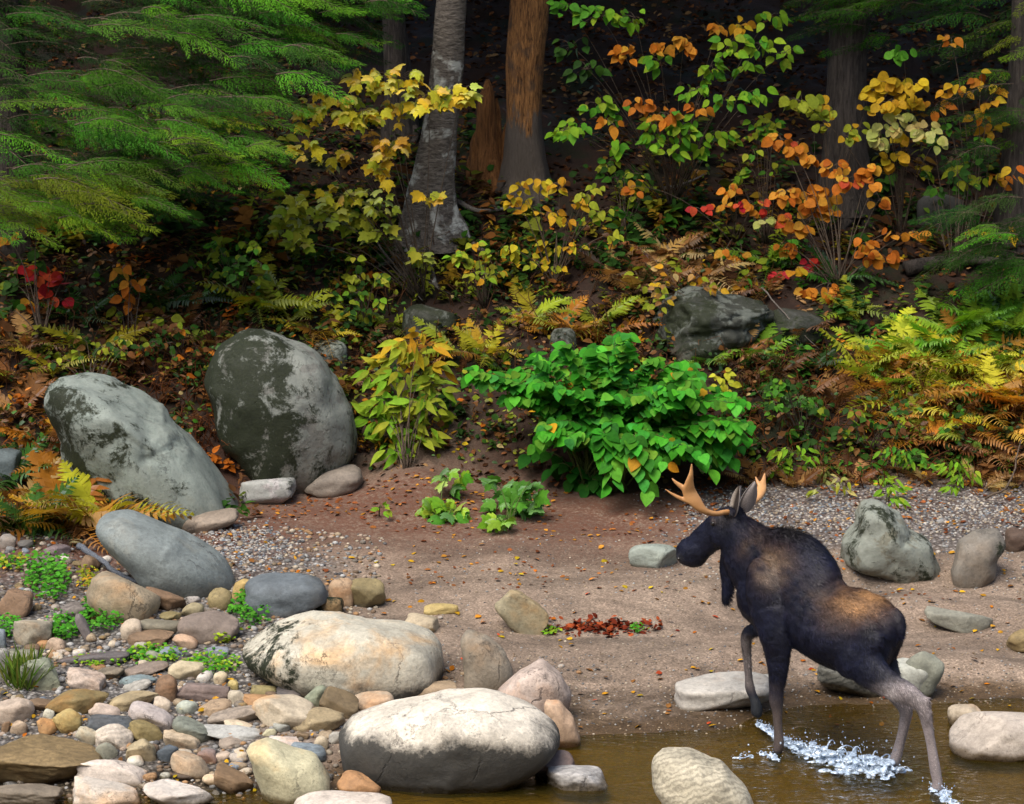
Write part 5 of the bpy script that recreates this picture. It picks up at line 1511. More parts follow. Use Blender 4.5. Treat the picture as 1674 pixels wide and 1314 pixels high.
shrub('yellow_sapling', 'small golden-leaved sapling in front of the bare snag foot', 'sapling', (905, 470), [
 (848, 306, 16, 12, 5), (882, 300, 20, 14, 8), (916, 302, 18, 14, 8), (940, 328, 16, 12, 6), (868, 338, 22, 14, 8), (836, 322, 12, 12, 5), (902, 350, 18, 10, 6), (926, 366, 14, 12, 5), (958, 318, 16, 16, 8, YGR), (976, 300, 12, 10, 4, YGR), (986, 342, 14, 12, 5, YGR), (960, 352, 14, 10, 5, LIM), (1002, 382, 12, 12, 4, YGR),
 (830, 408, 18, 12, 8, YEL), (860, 422, 18, 10, 8, YEL), (906, 400, 20, 12, 8), (936, 402, 16, 8, 6), (880, 432, 16, 10, 6, YEL), (912, 432, 18, 10, 7, YEL)], 8.6, L_OVATE, .115, GOLD + YEL[:1], droop=.45)
shrub('red_shrub', 'little shrub with scarlet round leaves in shade under hemlock', 'shrub', (70, 560), [
 (62, 446, 12, 12, 5), (80, 452, 10, 10, 4), (106, 456, 10, 12, 4), (40, 440, 8, 8, 2), (80, 482, 12, 10, 4), (102, 490, 10, 8, 3), (56, 492, 12, 10, 3, RED + ORA), (28, 466, 14, 14, 4, DGR), (16, 505, 18, 14, 5, DGR), (62, 370, 8, 10, 2, ORA), (14, 388, 12, 10, 3, ORA), (60, 420, 14, 10, 4, DGR)], 7.6, L_ROUND, .125, RED, droop=.4)
shrub('orange_sapling', 'thin sapling with few orange leaves between ferns under hemlock', 'sapling', (215, 560), [
 (200, 442, 12, 10, 4), (215, 466, 12, 10, 5), (205, 490, 14, 12, 5), (230, 470, 8, 8, 2), (235, 515, 14, 10, 5, YEL), (190, 505, 14, 8, 4, YGR), (270, 520, 14, 12, 5, YGR)], 7.6, L_OVATE, .13, ORA, droop=.4)
shrub('lance_leaf_shrub', 'yellow-green shrub with long pointed leaves beside round mossy boulder', 'shrub', (665, 765), [
 (684, 560, 40, 18, 24, GOLD + YEL), (645, 575, 26, 18, 15, YEL), (700, 592, 30, 18, 18, GOLD + YGR), (662, 618, 34, 20, 24), (622, 614, 24, 16, 15), (708, 626, 22, 14, 12), (642, 660, 34, 20, 24, LIM), (692, 664, 30, 18, 21), (614, 680, 22, 16, 15, LIM), (660, 694, 30, 18, 21), (708, 682, 22, 16, 14), (650, 720, 26, 12, 15, LIM), (690, 708, 22, 14, 12), (640, 738, 18, 8, 8, LIM)], 6.7, L_LANCE, .21, YGR + LIM[:1], droop=.25)
shrub('seedling', 'bright green seedling at the beach edge below the yellow-green shrub', 'plant', (728, 852), [(736, 780, 22, 18, 9, GRN + LIM), (712, 826, 20, 14, 9, LIM), (742, 834, 24, 12, 10, LIM), (726, 842, 28, 8, 8)], 5.45, L_MAPLE, .15, GRN + LIM, droop=.4, stem_mat=M_GREENSTEM)
shrub('seedling', 'dark green leafy seedling in the shadow of the big green bush', 'plant', (830, 866), [(812, 792, 22, 18, 9), (850, 812, 30, 22, 13), (822, 826, 22, 14, 8), (868, 828, 18, 14, 7), (820, 852, 24, 8, 8, LIM), (868, 785, 12, 14, 4)], 5.4, L_MAPLE, .16, GRN, droop=.4, stem_mat=M_GREENSTEM)
shrub('seedling', 'tiny lone green seedling on the bare sand', 'plant', (624, 842), [(624, 830, 12, 8, 7)], 5.35, L_OVATE, .07, LIM, droop=.3, stem_mat=M_GREENSTEM)
for (lab, cx, cy, sp, pl) in (
    ('bright green leafy plant at gravel edge behind the antlers', 1296, 748, [(1296, 740, 38, 14, 26), (1270, 768, 16, 10, 9)], LIM),
    ('small yellowish plant at gravel edge above the hump', 1360, 800, [(1345, 782, 14, 14, 10, PAL_Y), (1374, 792, 16, 14, 10), (1340, 800, 10, 6, 5)], YGR + PAL_Y),
    ('bright green plant right behind the pointed boulder', 1452, 822, [(1438, 778, 20, 12, 14), (1456, 798, 20, 16, 18), (1462, 816, 14, 8, 8)], LIM),
    ('spreading green plant under the overhanging ferns', 1480, 764, [(1462, 738, 24, 10, 14), (1492, 748, 26, 10, 14), (1515, 758, 12, 6, 6)], GRN + LIM),
    ('bright green plant by the brown litter past pointed boulder', 1566, 804, [(1556, 762, 22, 12, 14), (1576, 776, 24, 14, 16), (1560, 792, 18, 8, 8)], LIM)):
    shrub('ground_plant', lab, 'plant', (cx, cy), sp, 6.2, L_LANCE, .11, pl, 'green plants at the gravel edge', jy=.08, droop=.5, stem_mat=M_GREENSTEM, stem_r=.005)
shrub('yellow_seedling', 'small pale yellow plant at the shoulder of the big green bush', 'plant', (1185, 660), [(1180, 612, 14, 10, 8), (1186, 632, 18, 8, 9)], 6.5, L_OVATE, .10, [(0.5, .5, .04)], droop=.5)

# fillers of the dark gaps between the larger shrubs
def auto(cx, cy, rx, ry, n, k):
    out = []
    for i in range(n):
        a, r = rng.uniform(0, 6.283), math.sqrt(rng.random())
        out.append((cx + math.cos(a) * r * rx, cy + math.sin(a) * r * ry, rng.uniform(9, 17), rng.uniform(6, 11), k))
    return out
for (nm, lab, base, area, Y, lf, sz, pl) in (
    ('understory_sapling', 'small green sapling in the gap between yellow maple and lance-leaved shrub', (600, 545), (585, 470, 50, 45, 13), 8.0, L_OVATE, .10, YGR + LIM[:1] + DGR),
    ('understory_sapling', 'yellow-green sapling at the foot of the mottled grey trunk', (790, 500), (785, 435, 45, 40, 12), 8.4, L_OVATE, .10, YGR + GOLD[:1] + LIM[:1]),
    ('understory_sapling', 'dim green sapling in the hollow behind the golden sapling', (1020, 390), (1020, 300, 40, 55, 12), 9.6, L_OVATE, .105, GRN[2:] + DGR + YGR),
    ('understory_sapling', 'thin green sapling in front of dark grey trunk', (1250, 400), (1235, 245, 45, 60, 13), 9.5, L_OVATE, .10, GRN + LIM[:1] + YGR),
    ('understory_sapling', 'yellowing sapling crossing the dark grey trunk', (1350, 400), (1370, 190, 50, 45, 11), 9.3, L_ROUND, .09, YGR + GOLD[:1]),
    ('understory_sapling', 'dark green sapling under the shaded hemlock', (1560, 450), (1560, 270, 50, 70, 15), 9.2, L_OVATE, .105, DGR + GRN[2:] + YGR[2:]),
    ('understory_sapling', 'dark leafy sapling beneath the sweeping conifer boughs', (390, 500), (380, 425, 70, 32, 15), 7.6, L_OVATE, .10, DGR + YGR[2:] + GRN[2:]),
    ('understory_sapling', 'rusty sapling among ferns behind the round mossy boulder', (300, 590), (290, 560, 60, 45, 14), 7.0, L_OVATE, .09, BRN + ORA[:1] + YGR[2:] + DGR),
    ('understory_sapling', 'olive sapling behind the pale sloping boulder', (150, 650), (150, 590, 75, 40, 14), 6.9, L_OVATE, .09, YGR + DGR + BRN[:1]),
    ('understory_sapling', 'gold-tipped sapling above the lichen-blotched rock', (1130, 500), (1110, 470, 70, 30, 12), 8.1, L_OVATE, .09, GOLD + TANF + YGR),
    ('understory_sapling', 'green sapling between big bush and fern bed', (1310, 720), (1300, 650, 60, 50, 18), 6.7, L_OVATE, .085, GRN + DGR + YGR[2:]),
    ('understory_sapling', 'bronze and green sapling below the fern bed', (1420, 740), (1420, 690, 60, 40, 14), 6.5, L_OVATE, .085, DGR + GRN[2:] + BRN + YGR[2:])):
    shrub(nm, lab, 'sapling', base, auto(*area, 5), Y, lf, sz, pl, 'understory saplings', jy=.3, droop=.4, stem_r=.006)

# ------------------------------------------------------------------ the big green bush: arching canes hung with heart-shaped leaves
def make_bush():
    foot = on_ground(985, 800)
    root = thing('green_bush', foot, 'large dense bright green bush with heart-shaped leaves drooping over the sand', 'bush')
    st = MB()
    items = []
    cy0 = foot.y + .15
    def cane(tip, sag, leaves_from=.25, step=.043, size=.128, pal=BUSH, drop=.0):
        a = np.array(foot) + np.array([rng.uniform(-.25, .25), rng.uniform(-.1, .25), 0])
        path = bezier(a, tip, sag, 22)
        st.tube(path[::2], [.011 * (1 - .8 * k / 10) for k in range(11)], 5)
        L = sum(np.linalg.norm(path[k + 1] - path[k]) for k in range(21))
        n = int(L * (1 - leaves_from) / step)
        for i in range(n):
            u = leaves_from + (1 - leaves_from) * (i + .5) / n
            k = min(20, int(u * 21)); p = Vector(path[k] + (path[k + 1] - path[k]) * (u * 21 - k))
            t = Vector(path[k + 1] - path[k]).normalized()
            sd = t.cross(Vector((0, 0, 1)))
            if sd.length < .1: sd = Vector((1, 0, 0))
            sd.normalize()
            d = sd * (1 if i % 2 else -1) * .75 + t * .45 + Vector((rng.gauss(0, .15), -.25 + rng.gauss(0, .15), -.45 + rng.gauss(0, .25)))
            nr = Vector((rng.gauss(0, .2) + .15 * d.x, -.6 + rng.gauss(0, .25), .8 + rng.gauss(0, .2)))
            p2 = p + d.normalized() * .02
            g = float(gq(p2.x, p2.y))
            if p2.z < g + .03: continue
            items.append((p2.y, frame_mat(p2, d, nr, size * rng.uniform(.8, 1.15)), vary(rng.choice(pal) if rng.random() > .012 else rng.choice(GOLD), .32)))
    # outline tips in the photograph, over a range of depths
    tips = [(772, 606), (800, 628), (842, 612), (880, 585), (925, 570), (965, 575), (1016, 545), (1030, 575), (1075, 590), (1120, 600), (1150, 615), (1185, 640), (1210, 665), (1226, 690), (1222, 725), (1200, 745), (1170, 758), (1140, 745), (1110, 735), (1085, 760),
            (860, 660), (900, 690), (935, 720), (880, 720), (960, 650), (1000, 640), (1050, 650), (1100, 670), (1140, 690), (1010, 690), (1060, 705), (960, 700), (1180, 700), (920, 640), (870, 630), (830, 645), (990, 610), (1080, 630), (1130, 645)]
    for (px, py) in tips:
        for rep in range(3):
            Y = cy0 + rng.uniform(-.75, .35) - .25 * (py - 640) / 100
            tp = at_y(px + rng.uniform(-12, 12), py + rng.uniform(-10, 10), Y)
            cane(tp, (0, rng.uniform(-.1, .1), .45 + rng.uniform(0, .25)), .35)
    for (px, py, dp) in ((1000, 800, -.85), (1062, 806, -.9), (1046, 770, -.8), (1075, 780, -.85), (985, 760, -.7), (1200, 752, -.55), (1165, 770, -.6)):
        tp = at_y(px, py, cy0 + dp)
        cane(tp, (0, -.35, 1.0), .45, .055, .155)
    for (px, py, dp) in ((860, 745, .1), (900, 770, 0), (940, 825, -.3), (965, 830, -.25), (985, 815, -.3), (925, 800, -.1), (880, 700, .2), (950, 790, -.1)):
        tp = at_y(px, py, cy0 + dp)
        cane(tp, (0, -.1, .35), .2, .06, .15, [(0.025, .13, .014), (0.03, .15, .016)])
    items.sort(key=lambda q: q[0])
    for y, M, col in items[:300]:
        put(rng.choice(L_HEART), 'leaf', root, M, col)
    rest = items[300:]
    tv, tf = mesh_arrays(L_HEART[0])
    V, F_, C = join_template(tv, tf, np.array([np.array(m) for _, m, _ in rest]), [q for _, _, q in rest])
    o = mesh_obj('leaves', V - np.array(foot), F_, M_FOL, root, True, C); o['kind'] = 'stuff'
    v, f, _ = st.arrays()
    mesh_obj('canes', v - np.array(foot), f, M_GREENSTEM, root)
    return root
make_bush()

# ------------------------------------------------------------------ ferns
def frond_mesh(seed, arch, n=17, wid=.30):
    rs = np.random.RandomState(seed)
    V, Fc = [], []
    def cen(t): return np.array([t * (1 - .12 * arch * t), .02 * math.sin(4 * t + seed), -arch * .55 * t * t])
    for i in range(n):
        t = .14 + .84 * i / (n - 1)
        prof = math.sin(math.pi * min(1, .16 + .84 * ((t - .14) / .84) ** .85)) ** .8
        ln = wid * prof * rs.uniform(.72, 1.12) + .012
        wd = .034 + .014 * prof
        for s in (1, -1):
            if rs.rand() < .07: continue
            p = cen(t); d = np.array([.42 + rs.normal(0, .05), s, -.18 + rs.normal(0, .16)]); d /= np.linalg.norm(d)
            ax = np.array([1, 0, -.3])
            b = len(V)
            V += [p - ax * wd * .5, p + ax * wd * .5, p + d * ln * .45 + ax * wd * .55 + np.array([0, 0, .006]), p + d * ln * .45 - ax * wd * .55, p + d * ln * .8 + ax * wd * .3 - np.array([0, 0, .02]), p + d * ln * .8 - ax * wd * .3 - np.array([0, 0, .02]), p + d * ln - np.array([0, 0, .04])]
            Fc += [(b, b + 1, b + 2, b + 3), (b + 3, b + 2, b + 4, b + 5), (b + 5, b + 4, b + 6)]
    k = len(V)
    m = MB(); m.tube([cen(t) for t in np.linspace(0, 1, 8)], [.007 * (1 - t) + .0015 for t in np.linspace(0, 1, 8)], 4)
    v, f, _ = m.arrays()
    V = np.concatenate([np.array(V), v])
    me = bpy.data.meshes.new('frond')
    me.from_pydata(V.tolist(), [], Fc + [tuple(i + k for i in q) for q in f])
    me.materials.append(M_FROND)
    return me
FRONDS = [frond_mesh(s, a, 17, wd) for s, a, wd in ((1, .35, .22), (2, .7, .25), (3, 1.0, .22), (4, .5, .28), (5, 1.3, .24))]
def fern(px, py, size, pal, label, n=8, group=None, up=.9, upright=False, name='fern', foot=False):
    p = on_ground(px, py + (0 if foot else 26 * size))
    root = thing(name, p, label, 'fern', group)
    a0 = rng.uniform(0, 6.28)
    for k in range(n):
        a = a0 + k * 2 * math.pi / n + rng.uniform(-.3, .3)
        el = rng.uniform(.45, 1.15) * up
        d = Vector((math.cos(a) * math.cos(el), math.sin(a) * math.cos(el) - .25, math.sin(el)))
        if upright: d = Vector((rng.uniform(-.25, .25), -.15, 1))
        L = size * rng.uniform(.42, .70)
        z = Vector((0, -.35 if not upright else -1, 1 if not upright else .25)) - d * .3
        M = frame_mat(p + Vector((rng.uniform(-.03, .03), rng.uniform(-.03, .03), -.01)), d, z, L)
        put(rng.choice(FRONDS), 'frond', root, M, vary(rng.choice(pal), .2))
    return root
FL = {}
def ferns(lst, where, gain=1.0):
    for q in lst:
        px, py, s, kind = q[:4]
        pal, word = {'g': ([(0.12, .26, .018), (0.17, .29, .02), (0.08, .20, .016)], 'green'), 'y': ([(0.30, .32, .022), (0.24, .30, .02), (0.36, .32, .02), (0.2, .24, .02)], 'yellow-green'), 'o': ([(0.40, .17, .02), (0.44, .23, .022), (0.30, .12, .016), (0.22, .09, .018)], 'orange'), 'b': (BRN + TANF[:1], 'withered brown'), 't': (TANF + BRN[:1], 'pale tan dead'), 'm': ([(0.38, .36, .025), (0.46, .27, .025), (0.42, .34, .025), (0.26, .13, .02)], 'yellow and orange'), 'd': (DGR + GRN[2:], 'dark green')}[kind]
        size = 'small' if s < .8 else 'tall' if s > 1.15 else 'arching'
        fern(px, py, s, [tuple(c_ * gain for c_ in q_) for q_ in pal], '%s %s fern %s' % (size, word, where), q[4] if len(q) > 4 else 8, 'ferns ' + where, foot=len(q) > 5)
ferns([(150, 545, 1.15, 'y'), (95, 580, .9, 'y'), (260, 470, 1.0, 'd'), (310, 470, .85, 'd'), (420, 470, 1.2, 'y', 9), (475, 492, 1.1, 'y', 9), (520, 520, .9, 'm'), (130, 500, .8, 'd'), (300, 520, .7, 'b'), (40, 545, .9, 'b'), (345, 545, .8, 'b'), (560, 475, .7, 'd'), (20, 600, .9, 'b')], 'on the shaded bank under the hemlock')
ferns([(100, 858, 1.9, 'o', 6, 1), (160, 860, 1.5, 'm', 6, 1), (78, 850, 1.5, 'o', 5, 1), (118, 862, 1.4, 'o', 5, 1), (172, 862, 1.2, 'm', 5, 1), (205, 860, 1.0, 'm', 5, 1), (30, 850, 1.4, 'b', 6, 1), (140, 855, 1.6, 'b', 4, 1), (60, 862, 1.1, 'd', 6, 1), (60, 690, 1.15, 'o'), (112, 735, 1.1, 'o'), (85, 790, 1.0, 'o'), (190, 770, .9, 'm'), (30, 650, 1.0, 'b'), (20, 760, .9, 'd'), (150, 810, .7, 'b'), (60, 830, .8, 'd'), (20, 840, .8, 'y'), (225, 790, .7, 'y')], 'growing round the pale sloping boulder')
ferns([(638, 512, .8, 'y'), (755, 552, .95, 'y'), (800, 560, .9, 'm'), (866, 498, .95, 'y'), (905, 515, .95, 'o'), (980, 500, 1.1, 'y'), (1000, 525, .9, 'o'), (940, 520, .8, 'o'), (590, 545, .8, 'b'), (700, 580, .7, 'o'), (560, 610, .7, 'b'), (830, 590, .7, 'g')], 'on the bank above the big green bush')
ferns([(1062, 420, .9, 't'), (1100, 395, .95, 't'), (1150, 430, 1.0, 't'), (1120, 460, .9, 'b'), (1040, 455, .8, 'b'), (1180, 465, .9, 'b'), (1090, 440, .8, 't'), (1255, 405, .95, 'g'), (1370, 432, 1.0, 'd'), (1390, 492, .8, 'y'), (1310, 520, .8, 'b'), (1000, 430, .8, 'b'), (1250, 460, .8, 'b'), (1020, 400, .7, 't')], 'among fallen leaves below the snag')
ferns([(1212, 515, 1.0, 'o', 6), (1200, 570, .8, 'b'), (1150, 575, .7, 'g'), (1240, 560, .8, 'g'), (1275, 590, .8, 'b'), (1230, 620, .7, 'd'), (1320, 620, .8, 'b'), (1330, 580, .75, 'd'), (1280, 650, .7, 'd'), (1370, 640, .8, 'b')], 'beside the lichen-blotched bank rock')
ferns([(1410, 580, 1.2, 'y'), (1460, 570, 1.3, 'm'), (1500, 570, 1.3, 'y'), (1530, 620, 1.3, 'm'), (1610, 610, 1.35, 'm'), (1650, 640, 1.3, 'o'), (1575, 560, 1.3, 'y'), (1480, 640, 1.2, 'm'), (1440, 556, 1.05, 'y'), (1482, 588, 1.1, 'y'), (1432, 606, 1.0, 'o'), (1500, 635, 1.05, 'y'), (1470, 612, .9, 'g'), (1540, 588, 1.15, 'y'), (1520, 530, 1.2, 'g'), (1562, 512, 1.25, 'g'), (1602, 500, 1.2, 'g'), (1645, 515, 1.2, 'g'), (1600, 558, 1.15, 'm'), (1622, 584, 1.1, 'y'), (1578, 618, 1.1, 'y'), (1560, 650, .95, 'o'), (1612, 650, 1.05, 'm'),
       (1642, 622, 1.1, 'o'), (1664, 585, 1.1, 'o'), (1520, 688, 1.0, 'y'), (1502, 700, .85, 'o'), (1590, 684, .95, 'o'), (1640, 680, 1.0, 'm'), (1664, 650, 1.0, 'o'), (1545, 556, 1.05, 'g'), (1488, 545, 1.0, 'g'), (1655, 560, 1.1, 'g'), (1410, 640, .85, 'b'), (1550, 710, .85, 'b'), (1620, 720, .9, 'b'), (1665, 720, .9, 'b'), (1455, 660, .85, 'o')], 'in the thick fern bed on the bank', 1.45)
ferns([(1650, 760, .95, 'b'), (1300, 780, .6, 'b'), (1400, 770, .6, 'b'), (1230, 770, .7, 'b'), (1350, 745, .6, 'b'), (1510, 770, .6, 'b'), (1610, 780, .7, 'b')], 'along the top of the gravel')
# ------------------------------------------------------------------ weeds on the cobbles
def weed_clump(label, px, py, rx, ry, n, size, pal, h_=.12, blades=False, name='weed_clump'):
    foot = on_ground(px, py + ry * .6)
    root = thing(name, foot, label, 'weed', 'weeds among the cobbles')
    tv, tf = mesh_arrays(L_LANCE[0] if blades else L_OVATE[0])
    if blades: tv = tv * np.array([1, .16, 1])
    Ms, Cs = [], []
    st = MB()
    for i in range(n):
        a, r = rng.uniform(0, 6.283), math.sqrt(rng.random())
        g = on_ground(px + math.cos(a) * r * rx, py + math.sin(a) * r * ry)
        if blades:
            d = Vector((rng.gauss(0, .35), rng.gauss(-.1, .3), 1)); p = g
            nr = Vector((rng.gauss(0, .4), -1, .3))
        else:
            top = g + Vector((rng.gauss(0, .02), rng.gauss(-.01, .02), rng.uniform(.02, h_)))
            if i % 4 == 0: st.tube([g, top], [.002, .0015], 4, cap=False)
            p = top; b = rng.uniform(0, 6.283)
            d = Vector((math.cos(b), math.sin(b) - .3, rng.uniform(-.3, .4))); nr = Vector((rng.gauss(0, .3), -.5, .9))
        Ms.append(np.array(frame_mat(p, d, nr, size * rng.uniform(.6, 1.3)))); Cs.append(vary(rng.choice(pal), .25))
    V, F_, C = join_template(tv, tf, np.array(Ms), Cs)
    o = mesh_obj('foliage', V - np.array(foot), F_, M_FOL, root, True, C); o['kind'] = 'stuff'
    if st.n:
        v, f, _ = st.arrays()
        mesh_obj('stems', v - np.array(foot), f, M_GREENSTEM, root)['kind'] = 'stuff'
    return root
WG = [(0.07, .28, .02), (0.10, .34, .03), (0.05, .2, .02)]
for a in (('bright green weed clump beside the violet-grey cobble', 78, 955, 36, 32, 420, .045, WG, .16), ('green weed clump under the yellowish egg-shaped stone', 165, 1014, 34, 24, 300, .045, WG, .14), ('green weeds between the purple-grey cobbles', 104, 1032, 26, 20, 180, .042, WG, .12),
          ('sprawling weeds on the end of mossy slab boulder', 410, 1005, 34, 22, 260, .042, WG, .14), ('yellow-green weed tuft in front of the mossy slab', 368, 1040, 20, 14, 130, .04, LIM + YGR, .10), ('weed mat covering the blue-grey cobbles', 255, 1074, 45, 12, 260, .04, WG + LIM, .07),
          ('thin weeds growing round the cream cobble', 345, 1090, 48, 16, 260, .036, LIM + WG, .08), ('low yellow-green weeds along the dark flat cobble', 165, 1084, 45, 7, 130, .038, LIM, .06), ('weeds at edge of thick brown slab cobble', 12, 1030, 20, 14, 110, .042, WG, .1),
          ('low green weeds by the grey rounded cobble', 25, 925, 30, 10, 110, .04, WG + YGR, .08), ('yellowing weeds beside the yellowish egg-shaped stone', 145, 955, 16, 16, 100, .04, YGR + ORA[3:], .12), ('little green weed at the stone set slantwise in sand', 900, 1034, 12, 5, 40, .035, LIM, .05), ('little green weed in the drift of red leaves', 1042, 1030, 10, 5, 36, .03, WG, .05)):
    weed_clump(*a)
weed_clump('tuft of long yellowish grass against the green-grey slab cobble', 38, 1120, 26, 12, 150, .28, [(0.12, .2, .03), (0.2, .24, .05), (0.08, .15, .02)], blades=True, name='grass_tuft')
weed_clump('grass tuft along the foot of the bank beside orange ferns', 40, 868, 40, 10, 120, .22, [(0.06, .12, .02), (0.12, .16, .03)], blades=True, name='grass_tuft')

# ------------------------------------------------------------------ undergrowth and fallen leaves (uncountable)
def scatter(name, label, pts, tmpl, size, pal, lift=(0, .02), tilt=.5, seed=0, face=None, kind='stuff', mat=None):
    rs = np.random.RandomState(seed)
    tv, tf = mesh_arrays(tmpl)
    n = len(pts)
    Z = gq(pts[:, 0], pts[:, 1])
    a = rs.uniform(0, 6.283, n)
    Ms = np.zeros((n, 4, 4))
    X = np.stack([np.cos(a), np.sin(a), rs.normal(0, tilt * .6, n)], 1); X /= np.linalg.norm(X, axis=1, keepdims=True)
    Nn = np.stack([rs.normal(0, tilt, n), rs.normal(0, tilt, n) + (face or 0), np.ones(n)], 1)
    Yv = np.cross(Nn, X); Yv /= np.linalg.norm(Yv, axis=1, keepdims=True)
    Zv = np.cross(X, Yv)
    s = rs.uniform(*size, n)[:, None]
    Ms[:, :3, 0], Ms[:, :3, 1], Ms[:, :3, 2] = X * s, Yv * s, Zv * s
    Ms[:, 0, 3], Ms[:, 1, 3], Ms[:, 2, 3], Ms[:, 3, 3] = pts[:, 0], pts[:, 1], Z + rs.uniform(*lift, n), 1
    P = np.array(pal)
    k = np.clip(((fbm(pts[:, 0] * 1.9, pts[:, 1] * 1.9, seed, 2) * .55 + .5 + rs.normal(0, .16, n)) * len(P)).astype(int), 0, len(P) - 1)
    C = P[k] * rs.uniform(.55, 1.25, (n, 1))
    V, F_, C = join_template(tv, tf, Ms, C)
    o = mesh_obj(name, V, F_, M_LITTER if 'lea' in name else M_FOL, None, True, C)
    return tag(o, label, None, None, kind)
def simple_leaf(name, pts, curl):
    ring = pts
    V = [(0.5, 0, curl)] + [(x, y, curl * (1 - 4 * (x - .5) ** 2) - curl * 3 * y * y) for x, y in ring]
    n = len(ring)
    return leaf_data(name, V, [(0, 1 + i, 1 + (i + 1) % n) for i in range(n)], M_FOL)
T_LIT = simple_leaf('litter_leaf', [(0, 0), (.25, .26), (.6, .28), (1, 0), (.6, -.28), (.25, -.26)], .12)
rs0 = np.random.RandomState(1)
def bank_pts(n, x0, x1, y0, y1, thr=-9, sc=1.0, seed=0):
    r = np.random.RandomState(seed + 100)
    P = np.stack([r.uniform(x0, x1, n * 3), r.uniform(y0, y1, n * 3)], 1)
    k = fbm(P[:, 0] * sc + seed, P[:, 1] * sc, 1.0, 3) > thr
    return P[k][:n]
LITC = [(0.06, .026, .013), (0.09, .038, .018), (0.15, .06, .025), (0.22, .09, .035), (0.05, .022, .012), (0.13, .05, .02), (0.26, .15, .065)]
scatter('fallen_leaves', 'carpet of brown and rusty fallen leaves on the bank', bank_pts(17000, -7, 7, 6.2, 16, -.5, .9, 1), T_LIT, (.045, .11), LITC, (.0, .04), .55, 1)
scatter('fallen_leaves', 'bright orange and yellow fallen leaves scattered on the bank', bank_pts(800, -7, 7, 6.0, 10, -.2, .8, 2), T_LIT, (.06, .12), ORA + GOLD + [(.5, .38, .16)], (.01, .05), .5, 2)
b = bank_pts(2600, -3.2, 6, 3.2, 6.3, -.1, 1.6, 3)
scatter('fallen_leaves', 'rusty fallen leaves thinly strewn over the beach', b[(b[:, 1] > 4.6 + 1.2 * rs0.rand(len(b))) | (rs0.rand(len(b)) < .25)], T_LIT, (.035, .075), [(0.24, .075, .025), (0.30, .11, .03), (0.16, .05, .02), (0.45, .2, .03)], (.0, .012), .3, 3)
b = np.array([list(on_ground(rs0.normal(985, 42), rs0.normal(1027, 6)))[:2] for _ in range(260)])
scatter('leaf_drift', 'drift of dark red fallen leaves in a hollow of the sand', b, T_LIT, (.04, .08), [(0.22, .03, .015), (0.28, .06, .02), (0.14, .025, .012)], (.0, .03), .6, 4)
b = np.array([list(on_ground(rs0.uniform(560, 1660), rs0.uniform(900, 1190)))[:2] for _ in range(230)])
scatter('fallen_leaves', 'single bright leaves lying here and there on the sand', b, T_LIT, (.04, .085), ORA + GOLD + RED[2:] + BRN, (.004, .012), .3, 5)
b = np.array([list(on_ground(rs0.uniform(0, 560), rs0.uniform(880, 1300)))[:2] for _ in range(160)])
scatter('fallen_leaves', 'orange leaves caught between the cobbles', b, T_LIT, (.04, .08), ORA + GOLD + BRN, (.01, .05), .5, 6)
# low green plants covering the bank
T_GC = simple_leaf('cover_leaf', [(0, 0), (.2, .3), (.55, .36), (1, 0), (.55, -.36), (.2, -.3)], .1)
def px_pts(n, fx, fy, seed):
    r = np.random.RandomState(seed)
    P = np.array([list(on_ground(fx(r), fy(r)))[:2] for _ in range(n)])
    return P[fbm(P[:, 0] * 1.4, P[:, 1] * 1.4, seed * 3.0, 3) + r.normal(0, .2, n) > -.12]
scatter('ground_cover', 'dark green creeping plants over the bank below the fern bed', px_pts(2400, lambda r: r.uniform(1215, 1700), lambda r: r.uniform(555, 775), 1), T_GC, (.045, .10), DGR * 2 + GRN[:2] + YGR[2:] + BRN, (.03, .30), .7, 11, -.6)
scatter('ground_cover', 'mixed green and rusty low plants on the bank under the hemlock', px_pts(1500, lambda r: r.uniform(-30, 620), lambda r: r.uniform(420, 640), 2), T_GC, (.04, .10), DGR * 2 + GRN[2:] + BRN * 2 + YGR[2:], (.02, .26), .7, 12, -.6)
scatter('ground_cover', 'sparse low plants between the ferns above the green bush', px_pts(1400, lambda r: r.uniform(560, 1230), lambda r: r.uniform(430, 720), 3), T_GC, (.04, .09), DGR + BRN * 2 + YGR + GRN[2:], (.02, .22), .7, 13, -.6)
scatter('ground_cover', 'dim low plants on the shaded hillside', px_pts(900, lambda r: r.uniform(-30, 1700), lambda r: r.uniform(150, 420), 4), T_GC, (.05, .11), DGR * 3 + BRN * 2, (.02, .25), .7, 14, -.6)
scatter('ground_cover', 'dark green plants at the foot of the bank round the pale boulder', px_pts(1400, lambda r: r.uniform(-30, 330), lambda r: r.uniform(640, 870), 5), T_GC, (.04, .09), DGR * 2 + GRN[2:] + BRN + ORA[:1], (.02, .25), .7, 15, -.6)
scatter('ground_cover', 'yellow-green low leaves in front of the bush and shrub', px_pts(350, lambda r: r.uniform(560, 900), lambda r: r.uniform(640, 780), 6), T_GC, (.04, .08), DGR * 2 + YGR, (.02, .2), .7, 16, -.6)
